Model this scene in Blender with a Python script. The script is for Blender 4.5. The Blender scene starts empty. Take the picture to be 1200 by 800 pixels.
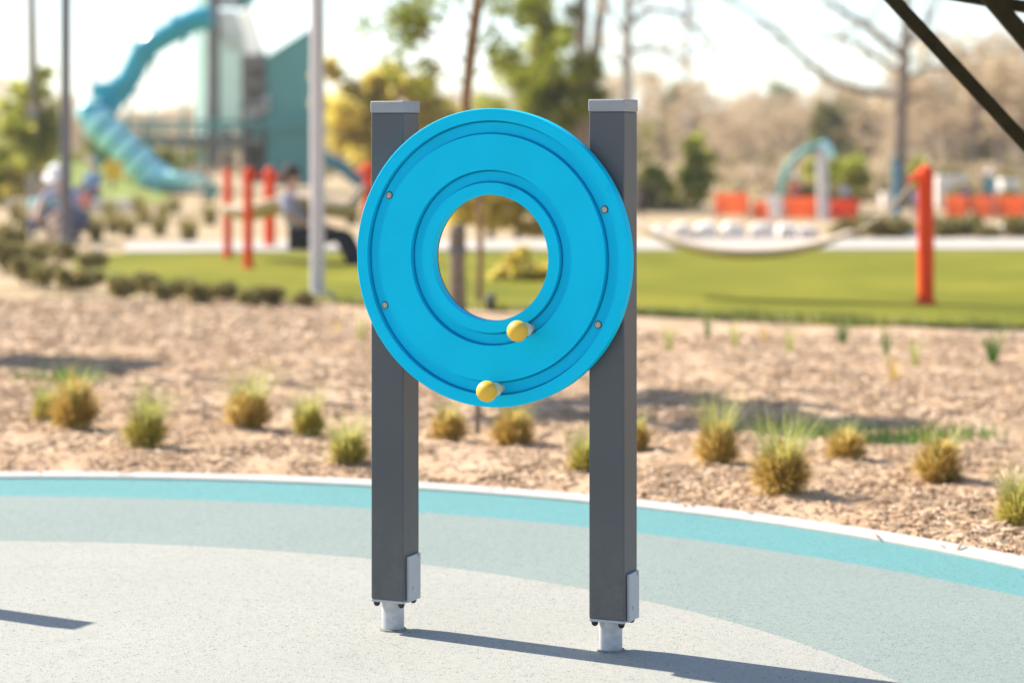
import bpy, bmesh, math, random
import numpy as np
from mathutils import Vector, Matrix, noise

# ------------------------------------------------------------------ camera, world, sun
S = bpy.context.scene
COL = S.collection
EYE, FPX, HOR = 1.37, 2660.0, 165.0          # eye height (m), focal length and horizon row of the photograph (1200 px wide)
HAZE = 0.0006
SUN_EL, SUN_AZ = 42.0, 31.0                  # elevation; the sun stands left and behind, 31 deg past the left

cd = bpy.data.cameras.new('camera'); cam = bpy.data.objects.new('camera', cd); COL.objects.link(cam)
cam.location = (0, 0, EYE); cam.rotation_euler = (math.pi / 2, 0, 0)
cd.sensor_width = 36; cd.lens = 36 * FPX / 1200; cd.shift_y = -(400 - HOR) / 1200
cd.clip_start = 0.1; cd.clip_end = 3000
cd.dof.use_dof = True; cd.dof.focus_distance = 6.13; cd.dof.aperture_fstop = 1.95; cd.dof.aperture_blades = 0
S.camera = cam

W = bpy.data.worlds.new('World'); S.world = W; W.use_nodes = True
nt = W.node_tree; nt.nodes.clear()
sky = nt.nodes.new('ShaderNodeTexSky'); sky.sky_type = 'NISHITA'; sky.sun_disc = False
sun_dir = Vector((-math.cos(math.radians(SUN_AZ)), math.sin(math.radians(SUN_AZ)), 0)) * math.cos(math.radians(SUN_EL)) \
    + Vector((0, 0, math.sin(math.radians(SUN_EL))))
sky.sun_elevation = math.radians(SUN_EL)
sky.sun_rotation = math.atan2(sun_dir.x, sun_dir.y)
sky.air_density = 0.8; sky.dust_density = 0.6; sky.ozone_density = 1.0
bg = nt.nodes.new('ShaderNodeBackground'); bg.inputs['Strength'].default_value = 0.12
wo = nt.nodes.new('ShaderNodeOutputWorld')
nt.links.new(sky.outputs[0], bg.inputs[0]); nt.links.new(bg.outputs[0], wo.inputs[0])

sl = bpy.data.lights.new('sun', 'SUN'); sl.energy = 4.5; sl.angle = math.radians(0.5); sl.color = (1.0, 0.94, 0.85)
so = bpy.data.objects.new('sun', sl); COL.objects.link(so); so.location = (-20, 20, 30)
so.rotation_euler = (-sun_dir).to_track_quat('-Z', 'Y').to_euler()

S.view_settings.view_transform = 'Standard'; S.view_settings.look = 'None'
S.view_settings.exposure = 1.1; S.view_settings.gamma = 1.0
S.render.engine = 'CYCLES'
S.cycles.use_denoising = True
S.cycles.max_bounces = 6; S.cycles.transparent_max_bounces = 4

def spot(px, py):                 # the ground point measured at this place of the photograph
    d = EYE * FPX / (py - HOR)
    return ((px - 600) / FPX * d, d)
def at(px, py, d):                # the point at distance d
    return Vector(((px - 600) / FPX * d, d, EYE - (py - HOR) / FPX * d))

# ------------------------------------------------------------------ materials
def _new(name):
    m = bpy.data.materials.new(name); m.use_nodes = True
    n = m.node_tree.nodes; b = n['Principled BSDF']
    return m, m.node_tree, n, b
def ramp(nt, fac, stops):
    r = nt.nodes.new('ShaderNodeValToRGB')
    e = r.color_ramp.elements
    while len(e) < len(stops): e.new(0.5)
    for q, (p, c) in zip(e, stops): q.position = p; q.color = (*c, 1)
    nt.links.new(fac, r.inputs[0]); return r
def coords(nt, scale=1.0):
    t = nt.nodes.new('ShaderNodeTexCoord'); return t.outputs['Object']
def tex_noise(nt, vec, scale, detail=3, rough=0.55):
    t = nt.nodes.new('ShaderNodeTexNoise'); t.inputs['Scale'].default_value = scale
    t.inputs['Detail'].default_value = detail; t.inputs['Roughness'].default_value = rough
    nt.links.new(vec, t.inputs['Vector']); return t
def sc(c, k): return tuple(min(1, v * k) for v in c)

def paint(name, col, rough=0.5, var=0.12, scale=6.0, bump=0.0, bscale=80.0, metal=0.0, spec=0.5):
    m, t, n, b = _new(name)
    v = coords(t)
    a = tex_noise(t, v, scale, 4)
    r = ramp(t, a.outputs['Fac'], [(0.3, sc(col, 1 - var)), (0.7, sc(col, 1 + var))])
    t.links.new(r.outputs[0], b.inputs['Base Color'])
    b.inputs['Roughness'].default_value = rough; b.inputs['Metallic'].default_value = metal
    b.inputs['Specular IOR Level'].default_value = spec
    if bump:
        k = tex_noise(t, v, bscale, 3); bp = n.new('ShaderNodeBump')
        bp.inputs['Strength'].default_value = bump; bp.inputs['Distance'].default_value = 0.002
        t.links.new(k.outputs['Fac'], bp.inputs['Height']); t.links.new(bp.outputs[0], b.inputs['Normal'])
    return m
def granules(name, cols, patch=0.06):          # poured rubber: coloured grains of about 4 mm bound together
    m, t, n, b = _new(name)
    v = coords(t)
    vo = n.new('ShaderNodeTexVoronoi'); vo.inputs['Scale'].default_value = 185; t.links.new(v, vo.inputs['Vector'])
    sep = n.new('ShaderNodeSeparateColor'); t.links.new(vo.outputs['Color'], sep.inputs[0])
    r = ramp(t, sep.outputs[0], cols)
    big = tex_noise(t, v, 1.3, 5); rb = ramp(t, big.outputs['Fac'], [(0.3, (1 - patch,) * 3), (0.7, (1, 1, 1))])
    fine = tex_noise(t, v, 35, 3); rf = ramp(t, fine.outputs['Fac'], [(0.25, (0.90,) * 3), (0.65, (1, 1, 1))])
    mx = n.new('ShaderNodeMix'); mx.data_type = 'RGBA'; mx.blend_type = 'MULTIPLY'; mx.inputs[0].default_value = 1
    t.links.new(r.outputs[0], mx.inputs[6]); t.links.new(rb.outputs[0], mx.inputs[7])
    m2 = n.new('ShaderNodeMix'); m2.data_type = 'RGBA'; m2.blend_type = 'MULTIPLY'; m2.inputs[0].default_value = 1
    t.links.new(mx.outputs[2], m2.inputs[6]); t.links.new(rf.outputs[0], m2.inputs[7])
    t.links.new(m2.outputs[2], b.inputs['Base Color'])
    b.inputs['Roughness'].default_value = 0.85; b.inputs['Specular IOR Level'].default_value = 0.25
    bp = n.new('ShaderNodeBump'); bp.inputs['Strength'].default_value = 0.55; bp.inputs['Distance'].default_value = 0.002
    t.links.new(vo.outputs['Distance'], bp.inputs['Height']); t.links.new(bp.outputs[0], b.inputs['Normal'])
    return m
def island(name, stops, rough=0.8, trans=0.0, spec=0.2):   # each leaf, blade or chip takes its own tint
    m, t, n, b = _new(name)
    g = n.new('ShaderNodeNewGeometry')
    r = ramp(t, g.outputs['Random Per Island'], stops)
    t.links.new(r.outputs[0], b.inputs['Base Color'])
    b.inputs['Roughness'].default_value = rough; b.inputs['Specular IOR Level'].default_value = spec
    if trans:
        tr = n.new('ShaderNodeBsdfTranslucent'); t.links.new(r.outputs[0], tr.inputs['Color'])
        mx = n.new('ShaderNodeMixShader'); mx.inputs[0].default_value = trans
        out = n['Material Output']
        t.links.new(b.outputs[0], mx.inputs[1]); t.links.new(tr.outputs[0], mx.inputs[2]); t.links.new(mx.outputs[0], out.inputs[0])
    return m
def soil(name, a, b_, c, scale=2.0, bump=0.8, bscale=30):
    m, t, n, b = _new(name)
    v = coords(t)
    x = tex_noise(t, v, scale, 8, 0.65)
    r = ramp(t, x.outputs['Fac'], [(0.3, a), (0.5, b_), (0.7, c)])
    t.links.new(r.outputs[0], b.inputs['Base Color'])
    b.inputs['Roughness'].default_value = 0.95; b.inputs['Specular IOR Level'].default_value = 0.1
    k = tex_noise(t, v, bscale, 6, 0.7); bp = n.new('ShaderNodeBump')
    bp.inputs['Strength'].default_value = bump; bp.inputs['Distance'].default_value = 0.02
    t.links.new(k.outputs['Fac'], bp.inputs['Height']); t.links.new(bp.outputs[0], b.inputs['Normal'])
    return m

M = {}
M['cyan'] = paint('cyan_plastic', (0.0003, 0.555, 0.81), 0.6, 0.04, 5, 0.12, 420, spec=0.07)
def worn(m, factor, lo, hi, scale, low=None, col=None):       # scuffs, stains and dust on top of a finished colour
    t = m.node_tree; n = t.nodes; b = n['Principled BSDF']; src = b.inputs['Base Color'].links[0].from_socket
    v = coords(t); a = tex_noise(t, v, scale, 8, 0.7); r = ramp(t, a.outputs['Fac'], [(lo, (0, 0, 0)), (hi, (1, 1, 1))]); fac = r.outputs[0]
    if low:
        sp = n.new('ShaderNodeSeparateXYZ'); t.links.new(v, sp.inputs[0]); mr = n.new('ShaderNodeMapRange')
        mr.inputs[1].default_value, mr.inputs[2].default_value, mr.inputs[3].default_value, mr.inputs[4].default_value = low[0], low[1], 1, 0
        t.links.new(sp.outputs[2], mr.inputs[0]); mm = n.new('ShaderNodeMath'); mm.operation = 'MULTIPLY'
        t.links.new(fac, mm.inputs[0]); t.links.new(mr.outputs[0], mm.inputs[1]); fac = mm.outputs[0]
    k = n.new('ShaderNodeMath'); k.operation = 'MULTIPLY'; k.inputs[1].default_value = factor; t.links.new(fac, k.inputs[0])
    x = n.new('ShaderNodeMix'); x.data_type = 'RGBA'; t.links.new(k.outputs[0], x.inputs[0]); t.links.new(src, x.inputs[6]); x.inputs[7].default_value = (*col, 1)
    t.links.new(x.outputs[2], b.inputs['Base Color'])
worn(M['cyan'], 0.55, 0.60, 0.72, 7, col=(0.0, 0.37, 0.60)); worn(M['cyan'], 0.20, 0.66, 0.70, 55, col=(0.06, 0.55, 0.75))
M['backing'] = paint('dark_grey_plastic', (0.055, 0.058, 0.062), 0.5, 0.06, 5)
M['post'] = paint('dark_grey_powder_coat', (0.072, 0.076, 0.080), 0.45, 0.07, 3, 0.08, 700)
worn(M['post'], 0.4, 0.35, 0.7, 30, (0.08, 0.42), (0.20, 0.19, 0.17)); worn(M['post'], 0.5, 0.69, 0.71, 90, col=(0.24, 0.24, 0.24))
M['cap'] = paint('cast_grey_aluminium', (0.30, 0.30, 0.30), 0.5, 0.08, 12, 0.15, 300)
M['plate'] = paint('pale_grey_coating', (0.42, 0.43, 0.45), 0.4, 0.06, 10)
M['galv'] = paint('galvanised_steel', (0.55, 0.55, 0.54), 0.55, 0.22, 22, 0.2, 120)
M['sealant'] = paint('grey_sealant', (0.20, 0.20, 0.185), 0.9, 0.35, 60)
M['black'] = paint('black_rubber', (0.012, 0.012, 0.013), 0.5)
M['yellow'] = paint('yellow_plastic', (0.80, 0.47, 0.035), 0.5, 0.07, 30)
M['collar'] = paint('cream_plastic', (0.72, 0.62, 0.42), 0.5, 0.05, 30)
M['screw'] = paint('screw_steel', (0.50, 0.46, 0.36), 0.35, 0.1, 60, metal=0.6)
M['cream_rub'] = granules('cream_rubber', [(0.0, (0.11, 0.15, 0.16)), (0.028, (0.25, 0.265, 0.24)), (0.10, (0.335, 0.328, 0.285)), (0.6, (0.382, 0.369, 0.314))])
M['grey_rub'] = granules('pale_green_rubber', [(0.0, (0.09, 0.15, 0.16)), (0.04, (0.18, 0.23, 0.205)), (0.12, (0.225, 0.265, 0.235)), (0.7, (0.262, 0.303, 0.268))])
M['aqua_rub'] = granules('aqua_rubber', [(0.0, (0.06, 0.18, 0.18)), (0.1, (0.10, 0.265, 0.26)), (0.6, (0.135, 0.31, 0.30))])
worn(M['galv'], 0.75, 0.38, 0.66, 26, (0.0, 0.075), (0.20, 0.19, 0.165))
for k_ in ('cream_rub', 'grey_rub', 'aqua_rub'): worn(M[k_], 0.45, 0.58, 0.78, 3.1, col=(0.20, 0.21, 0.19)); worn(M[k_], 0.6, 0.735, 0.75, 28, col=(0.10, 0.09, 0.07))
M['kerb'] = paint('pale_concrete', (0.50, 0.45, 0.39), 0.9, 0.08, 9, 0.5, 60)
M['concrete'] = paint('path_concrete', (0.48, 0.42, 0.35), 0.9, 0.07, 2, 0.4, 40)
M['mulch'] = soil('mulch_soil', (0.30, 0.185, 0.105), (0.48, 0.325, 0.20), (0.60, 0.44, 0.29), 2.2, 0.4, 30)
M['ground'] = soil('tan_ground', (0.32, 0.225, 0.125), (0.44, 0.325, 0.19), (0.52, 0.405, 0.25), 0.6, 0.6, 8)
M['turf'] = soil('green_turf', (0.125, 0.135, 0.010), (0.19, 0.185, 0.014), (0.265, 0.235, 0.026), 0.42, 0.5, 60)
M['mound'] = soil('mound_grass', (0.20, 0.24, 0.05), (0.28, 0.32, 0.08), (0.36, 0.38, 0.13), 1.2, 0.5, 20)
M['chip'] = island('wood_chips', [(0.0, (0.20, 0.11, 0.055)), (0.15, (0.42, 0.275, 0.16)), (0.6, (0.59, 0.41, 0.255)), (1.0, (0.76, 0.60, 0.43))])
M['straw'] = island('dry_straw', [(0.0, (0.38, 0.24, 0.05)), (0.5, (0.70, 0.50, 0.12)), (1.0, (0.85, 0.68, 0.28))], 0.7, 0.55)
M['straw_green'] = island('greenish_straw', [(0.0, (0.34, 0.27, 0.04)), (0.5, (0.58, 0.50, 0.10)), (1.0, (0.74, 0.66, 0.22))], 0.7, 0.55)
M['blade'] = island('grass_blades', [(0.0, (0.28, 0.31, 0.06)), (0.5, (0.46, 0.47, 0.14)), (1.0, (0.66, 0.61, 0.30))], 0.6, 0.45)
M['weed'] = island('weed_green', [(0.0, (0.06, 0.15, 0.02)), (1.0, (0.16, 0.28, 0.05))], 0.6, 0.35)
M['olive'] = island('olive_leaves', [(0.0, (0.13, 0.115, 0.03)), (0.6, (0.30, 0.25, 0.08)), (1.0, (0.50, 0.42, 0.18))], 0.6, 0.4)
M['pine'] = island('pine_needles', [(0.0, (0.10, 0.125, 0.008)), (0.6, (0.22, 0.235, 0.016)), (1.0, (0.42, 0.40, 0.06))], 0.6, 0.5)
M['lime'] = island('lime_leaves', [(0.0, (0.22, 0.25, 0.025)), (0.5, (0.40, 0.42, 0.06)), (1.0, (0.64, 0.60, 0.18))], 0.6, 0.72)
M['needle'] = island('young_needles', [(0.0, (0.16, 0.20, 0.02)), (0.5, (0.30, 0.34, 0.04)), (1.0, (0.48, 0.48, 0.10))], 0.6, 0.55)
M['gold'] = island('golden_leaves', [(0.0, (0.48, 0.39, 0.06)), (0.5, (0.76, 0.62, 0.12)), (1.0, (0.86, 0.75, 0.28))], 0.6, 0.75)
M['twig'] = island('bare_twigs', [(0.0, (0.46, 0.34, 0.20)), (1.0, (0.76, 0.62, 0.42))], 0.8, 0.55)
M['scrub'] = island('scrub_mix', [(0.0, (0.22, 0.16, 0.10)), (0.35, (0.44, 0.32, 0.20)), (0.6, (0.40, 0.36, 0.10)), (0.8, (0.52, 0.40, 0.26)), (1.0, (0.66, 0.53, 0.40))], 0.8, 0.4)
M['far_green'] = island('far_foliage', [(0.0, (0.18, 0.20, 0.07)), (1.0, (0.40, 0.38, 0.15))], 0.7, 0.4)
M['bark'] = paint('grey_brown_bark', (0.27, 0.205, 0.15), 0.9, 0.3, 9, 0.8, 30)
M['warm_bark'] = paint('orange_brown_bark', (0.30, 0.165, 0.075), 0.9, 0.3, 14, 0.8, 40)
M['pale_bark'] = paint('pale_bark', (0.36, 0.31, 0.25), 0.9, 0.25, 8, 0.8, 30)
M['orange'] = paint('orange_red_paint', (0.86, 0.065, 0.006), 0.5, 0.05, 6, spec=0.2)
M['barrier'] = island('orange_barrier', [(0.0, (0.93, 0.32, 0.12)), (1.0, (0.95, 0.42, 0.22))], 0.6, 0.68)
M['barrier_red'] = island('red_barrier', [(0.0, (0.90, 0.18, 0.08)), (1.0, (0.92, 0.26, 0.12))], 0.6, 0.6)
M['steel'] = paint('grey_pole_paint', (0.58, 0.54, 0.52), 0.45, 0.06, 2)
M['dark_steel'] = paint('dark_pole_paint', (0.13, 0.12, 0.125), 0.5, 0.08, 2)
M['beam'] = paint('dark_stained_timber', (0.030, 0.021, 0.007), 1.0, 0.25, 20, 0.5, 60, spec=0.1)
M['wood'] = paint('orange_timber', (0.50, 0.24, 0.09), 0.7, 0.2, 8, 0.4, 40)
M['weathered'] = paint('weathered_wood', (0.20, 0.15, 0.10), 0.9, 0.3, 14, 0.8, 40)
M['teal'] = paint('teal_plastic', (0.004, 0.33, 0.42), 0.18, 0.06, 3)
M['aqua_and_lit_teal'] = paint('aqua_and_sunlit_teal_plastic', (0.46, 0.88, 0.90), 0.2, 0.06, 3)  # elbow, ribs and chute mouth carry painted sun highlights; the arch hook is aqua
M['teal_panel'] = paint('teal_metal_panel', (0.11, 0.33, 0.29), 0.5, 0.06, 1)
M['blue_chute'] = paint('deep_blue_plastic', (0.01, 0.20, 0.30), 0.3, 0.05, 3)
M['mint'] = island('mint_panel', [(0.0, (0.76, 0.88, 0.81)), (1.0, (0.80, 0.90, 0.84))], 0.4, 0.65)
M['sail'] = island('white_translucent_panel', [(0.0, (0.86, 0.84, 0.80)), (1.0, (0.90, 0.88, 0.84))], 0.5, 0.65)
M['white'] = paint('white_paint', (0.80, 0.78, 0.75), 0.5, 0.04, 3)
M['tower_grey'] = paint('taupe_metal', (0.22, 0.185, 0.17), 0.6, 0.12, 2)
M['rope'] = paint('tan_rope', (0.54, 0.43, 0.31), 0.9, 0.2, 40, 0.6, 200)
M['stone'] = paint('pale_stone', (0.84, 0.76, 0.68), 0.9, 0.15, 6, 0.7, 30)
M['tan_stone'] = paint('tan_stone', (0.55, 0.40, 0.28), 0.9, 0.15, 6, 0.7, 30)
M['skin'] = paint('skin', (0.52, 0.31, 0.22), 0.55, 0.06, 8)
M['eye'] = paint('eye_dark', (0.03, 0.02, 0.02), 0.3)
M['lip'] = paint('lip', (0.40, 0.15, 0.13), 0.5)
for k, c in dict(mint_cloth=(0.36, 0.60, 0.54), denim=(0.11, 0.13, 0.20), lavender=(0.42, 0.40, 0.47), blue_cloth=(0.17, 0.31, 0.52),
                 periwinkle=(0.33, 0.36, 0.52), dark_cloth=(0.02, 0.018, 0.022), white_cloth=(0.82, 0.80, 0.78), teal_cloth=(0.05, 0.34, 0.36),
                 purple_cloth=(0.18, 0.12, 0.26), grey_cloth=(0.50, 0.50, 0.52), coral_cloth=(0.75, 0.20, 0.12), brown_hair=(0.06, 0.035, 0.02),
                 fair_hair=(0.33, 0.24, 0.13), grey_hair=(0.30, 0.32, 0.34)).items():
    M[k] = paint(k, c, 0.85, 0.1, 14)

# ------------------------------------------------------------------ mesh helpers
def prop(o, label=None, cat=None, group=None, kind=None):
    if label: o['label'] = label
    if cat: o['category'] = cat
    if group: o['group'] = group
    if kind: o['kind'] = kind
    return o
def empty(name, loc, label, cat, group=None, rz=0.0):
    o = bpy.data.objects.new(name, None); COL.objects.link(o); o.empty_display_size = 0.2
    o.location = loc; o.rotation_euler = (0, 0, rz)
    return prop(o, label, cat, group)

class MB:
    def __init__(s): s.v = []; s.f = []; s.m = []
    def add(s, vs, fs, mi=0):
        b = len(s.v); s.v += [tuple(p) for p in vs]; s.f += [tuple(b + i for i in f) for f in fs]; s.m += [mi] * len(fs); return s
    def box(s, c, size, rz=0.0, rot=None, mi=0):
        R = rot if rot is not None else Matrix.Rotation(rz, 3, 'Z'); c = Vector(c); h = Vector(size) / 2
        vs = [c + R @ Vector((x * h.x, y * h.y, z * h.z)) for x in (-1, 1) for y in (-1, 1) for z in (-1, 1)]
        return s.add(vs, [(0, 1, 3, 2), (4, 6, 7, 5), (0, 4, 5, 1), (2, 3, 7, 6), (0, 2, 6, 4), (1, 5, 7, 3)], mi)
    def bar(s, a, b, w, h, mi=0):
        a, b = Vector(a), Vector(b); d = b - a
        q = d.to_track_quat('Y', 'Z').to_matrix()
        return s.box((a + b) / 2, (w, d.length, h), rot=q, mi=mi)
    def tube(s, pts, radii, seg=10, cap=True, mi=0, flat=1.0):
        pts = [Vector(p) for p in pts]
        if not hasattr(radii, '__len__'): radii = [radii] * len(pts)
        base = len(s.v); up = Vector((0.013, 0.02, 1)); n = len(pts)
        t0 = (pts[1] - pts[0]).normalized(); x = t0.cross(up)
        if x.length < 0.05: x = t0.cross(Vector((1, 0, 0)))
        x.normalize()
        for i, p in enumerate(pts):
            t = (pts[min(i + 1, n - 1)] - pts[max(i - 1, 0)]).normalized()
            x = (x - t * x.dot(t)).normalized(); y = t.cross(x)
            for k in range(seg):
                a = 2 * math.pi * k / seg
                s.v.append(tuple(p + (x * math.cos(a) + y * math.sin(a) * flat) * radii[i]))
        for i in range(n - 1):
            for k in range(seg):
                k2 = (k + 1) % seg
                s.f.append((base + i * seg + k, base + i * seg + k2, base + (i + 1) * seg + k2, base + (i + 1) * seg + k)); s.m.append(mi)
        if cap:
            s.f.append(tuple(base + k for k in range(seg))[::-1]); s.m.append(mi)
            s.f.append(tuple(base + (n - 1) * seg + k for k in range(seg))); s.m.append(mi)
        return s
    def lathe(s, prof, c=(0, 0, 0), seg=24, axis='Z', closed=False, mi=0):   # prof: (radius, height along axis)
        base = len(s.v); c = Vector(c); n = len(prof)
        for k in range(seg):
            a = 2 * math.pi * k / seg; ca, sa = math.cos(a), math.sin(a)
            for r, h in prof:
                s.v.append(tuple(c + (Vector((r * ca, r * sa, h)) if axis == 'Z' else Vector((r * ca, h, -r * sa)) if axis == 'Y' else Vector((h, r * ca, r * sa)))))
        for k in range(seg):
            k2 = (k + 1) % seg
            for i in range(n if closed else n - 1):
                j = (i + 1) % n
                s.f.append((base + k * n + i, base + k2 * n + i, base + k2 * n + j, base + k * n + j)); s.m.append(mi)
        return s
    def ball(s, c, r, seg=16, rings=10, sq=(1, 1, 1), mi=0):
        prof = [(max(1e-4, r * math.sin(math.pi * i / rings)), -r * math.cos(math.pi * i / rings)) for i in range(rings + 1)]
        b = len(s.v); s.lathe(prof, (0, 0, 0), seg, mi=mi); c = Vector(c)
        for i in range(b, len(s.v)):
            p = s.v[i]; s.v[i] = (c.x + p[0] * sq[0], c.y + p[1] * sq[1], c.z + p[2] * sq[2])
        return s
    def data(s, name, mats, smooth=True, angle=35):
        me = bpy.data.meshes.new(name); me.from_pydata(s.v, [], s.f)
        for m in (mats if isinstance(mats, (list, tuple)) else [mats]): me.materials.append(m)
        if any(s.m): me.polygons.foreach_set('material_index', s.m)
        bm = bmesh.new(); bm.from_mesh(me); bmesh.ops.recalc_face_normals(bm, faces=bm.faces); bm.to_mesh(me); bm.free()
        if smooth:
            me.polygons.foreach_set('use_smooth', [True] * len(me.polygons)); me.set_sharp_from_angle(angle=math.radians(angle))
        me.update(); return me
    def build(s, name, mats, parent=None, smooth=True, loc=None, angle=35, bevel=0.0, seg=2):
        return place(name, s.data(name, mats, smooth, angle), parent, loc, bevel, seg)
def place(name, me, parent=None, loc=None, bevel=0.0, seg=2):
    o = bpy.data.objects.new(name, me); COL.objects.link(o)
    if parent is not None: o.parent = parent
    if loc is not None: o.location = loc
    if bevel:
        b = o.modifiers.new('edge_rounding', 'BEVEL'); b.width = bevel; b.segments = seg; b.limit_method = 'ANGLE'; b.angle_limit = math.radians(40)
    return o
def copy_tree(o, parent=None):
    c = o.copy(); COL.objects.link(c)
    if parent is not None: c.parent = parent
    for ch in list(o.children): copy_tree(ch, c)
    return c
def arrays(name, V, F, mat):
    me = bpy.data.meshes.new(name)
    V = np.asarray(V, float); F = np.asarray(F, int); k = F.shape[1]
    me.vertices.add(len(V)); me.vertices.foreach_set('co', V.ravel())
    me.loops.add(F.size); me.loops.foreach_set('vertex_index', F.ravel())
    me.polygons.add(len(F)); me.polygons.foreach_set('loop_start', np.arange(0, F.size, k)); me.polygons.foreach_set('loop_total', np.full(len(F), k))
    me.materials.append(mat); me.update(calc_edges=True); me.validate()
    return me
def leaf_mesh(name, clumps, n, size, mat, seed=0, long=1.6):
    """n small leaf faces scattered through a list of clumps (centre, radius)."""
    g = np.random.default_rng(seed)
    C = np.array([[*c] for c, r in clumps]); R = np.array([r if hasattr(r, '__len__') else (r, r, r) for c, r in clumps], float)
    w = R.prod(1) ** 0.7; pick = g.choice(len(clumps), n, p=w / w.sum())
    d = g.normal(size=(n, 3)); d /= np.linalg.norm(d, axis=1)[:, None]
    pos = C[pick] + d * R[pick] * (g.random((n, 1)) ** 0.45)
    a = g.normal(size=(n, 3)); a /= np.linalg.norm(a, axis=1)[:, None]
    b = np.cross(a, g.normal(size=(n, 3))); b /= np.linalg.norm(b, axis=1)[:, None]
    s = size * g.uniform(0.6, 1.35, (n, 1))
    u = a * s * long / 2; v = b * s / 2
    V = np.stack([pos - u, pos + v, pos + u, pos - v], 1).reshape(-1, 3)
    return arrays(name, V, np.arange(4 * n).reshape(n, 4), mat)
def blade_mesh(name, n, r0, h, lean, w, mat, seed=0, z0=0.0, ctr=(0, 0)):
    """n bent, tapering grass blades that fan out from a root disc."""
    g = np.random.default_rng(seed); V = []; F = []
    for i in range(n):
        a = g.uniform(0, 2 * math.pi); rr = r0 * math.sqrt(g.random()); b = a + g.normal() * 0.5
        L = h * g.uniform(0.55, 1.1); le = lean * g.uniform(0.25, 1.0); k = len(V)
        x0, y0 = rr * math.cos(a) + ctr[0], rr * math.sin(a) + ctr[1]; sx, sy = -math.sin(b), math.cos(b)
        for t, ww in ((0, 1), (0.45, 0.85), (0.8, 0.5), (1, 0.08)):
            out = le * L * t ** 1.8; z = z0 + L * t * math.sqrt(max(0.1, 1 - (le * t) ** 2 * 0.55)); q = w * ww / 2
            px, py = x0 + out * math.cos(b), y0 + out * math.sin(b)
            V += [(px - sx * q, py - sy * q, z), (px + sx * q, py + sy * q, z)]
        F += [(k, k + 1, k + 3, k + 2), (k + 2, k + 3, k + 5, k + 4), (k + 4, k + 5, k + 7, k + 6)]
    return arrays(name, V, F, mat)
def branching(mb, p, d, L, r, depth, rng, spread=0.6, seg=6, tips=None, droop=0.0, kids=(2, 3)):
    pts = [Vector(p)]; rad = [r]; q = Vector(d).normalized()
    n = 4
    for i in range(n):
        q = (q + Vector((rng.gauss(0, .12), rng.gauss(0, .12), rng.gauss(0, .08) - droop))).normalized()
        pts.append(pts[-1] + q * L / n); rad.append(r * (1 - 0.42 * (i + 1) / n))
    mb.tube(pts, rad, seg, cap=(depth == 0))
    if depth == 0:
        if tips is not None: tips.append(pts[-1])
        return
    for k in range(rng.randint(*kids)):
        s = rng.choice((2, 3, 4)); b = pts[s]
        e = (q + Vector((rng.gauss(0, spread), rng.gauss(0, spread), rng.gauss(0.08, spread * .6)))).normalized()
        branching(mb, b, e, L * rng.uniform(.55, .8), rad[s] * .7, depth - 1, rng, spread, max(3, seg - 1), tips, droop, kids)

# ------------------------------------------------------------------ ground, rubber surface, kerb, mulch, lawn, path
def sheet(name, pts, z, mat, depth=0.0):
    mb = MB(); n = len(pts)
    mb.add([(x, y, z) for x, y in pts], [tuple(range(n))])
    if depth:
        mb.add([(x, y, z) for x, y in pts] + [(x, y, z - depth) for x, y in pts], [(i, (i + 1) % n, n + (i + 1) % n, n + i) for i in range(n)])
    o = mb.build(name, mat, smooth=False); return prop(o, kind='structure')
def arc(c, R, a0, a1, n):
    return [(c[0] + R * math.cos(a0 + (a1 - a0) * i / n), c[1] + R * math.sin(a0 + (a1 - a0) * i / n)) for i in range(n + 1)]
def rings(name, A, B, mat, z):          # a band between two curves of equal length
    mb = MB(); n = len(A)
    mb.add([(x, y, z) for x, y in A] + [(x, y, z) for x, y in B], [(i, i + 1, n + i + 1, n + i) for i in range(n - 1)])
    return prop(mb.build(name, mat, smooth=False), kind='structure')

g = MB(); g.add([(-500, -60, -0.12), (500, -60, -0.12), (500, 640, -0.12), (-500, 640, -0.12)], [(0, 1, 2, 3)])
prop(g.build('base_soil', M['ground'], smooth=False), kind='structure')
# the planted and bare ground from the lawn outwards
sheet('ground', [(-260, 12), (-40, 12), (-14, 13.5), (14, 13.5), (40, 12), (260, 12), (260, 420), (-260, 420)], -0.03, M['ground'])

a0, a1, N = math.radians(-35), math.radians(150), 140
KC, KR = (-1.918, 4.999), 4.328
def about(c, R, i):                    # the point of a circle seen from the kerb centre at step i
    t = a0 + (a1 - a0) * i / N; d = Vector((math.cos(t), math.sin(t))); o = Vector(KC) - Vector(c)
    b = d.dot(o); k = -b + math.sqrt(b * b - o.dot(o) + R * R); return (KC[0] + d.x * k, KC[1] + d.y * k)
c_out = [about(KC, KR, i) for i in range(N + 1)]
c_in = [about(KC, KR - 0.115, i) for i in range(N + 1)]
c_aqua = [about((-2.164, 4.269), 4.5015, i) for i in range(N + 1)]
c_aqua = [p if (Vector(p) - Vector(KC)).length < KR - 0.2 else (KC[0] + (KR - 0.2) * math.cos(a0 + (a1 - a0) * i / N), KC[1] + (KR - 0.2) * math.sin(a0 + (a1 - a0) * i / N)) for i, p in enumerate(c_aqua)]
c_grey = [about((-1.839, 4.807), 2.972, i) for i in range(N + 1)]
rings('aqua_rubber_band', c_aqua, c_in, M['aqua_rub'], 0.0)
rings('pale_green_rubber_band', c_grey, c_aqua, M['grey_rub'], 0.0)
mb = MB(); mb.add([(KC[0], KC[1] - 1.0, 0)] + [(x, y, 0) for x, y in c_grey], [(0, i, i + 1) for i in range(1, N + 1)])
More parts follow.
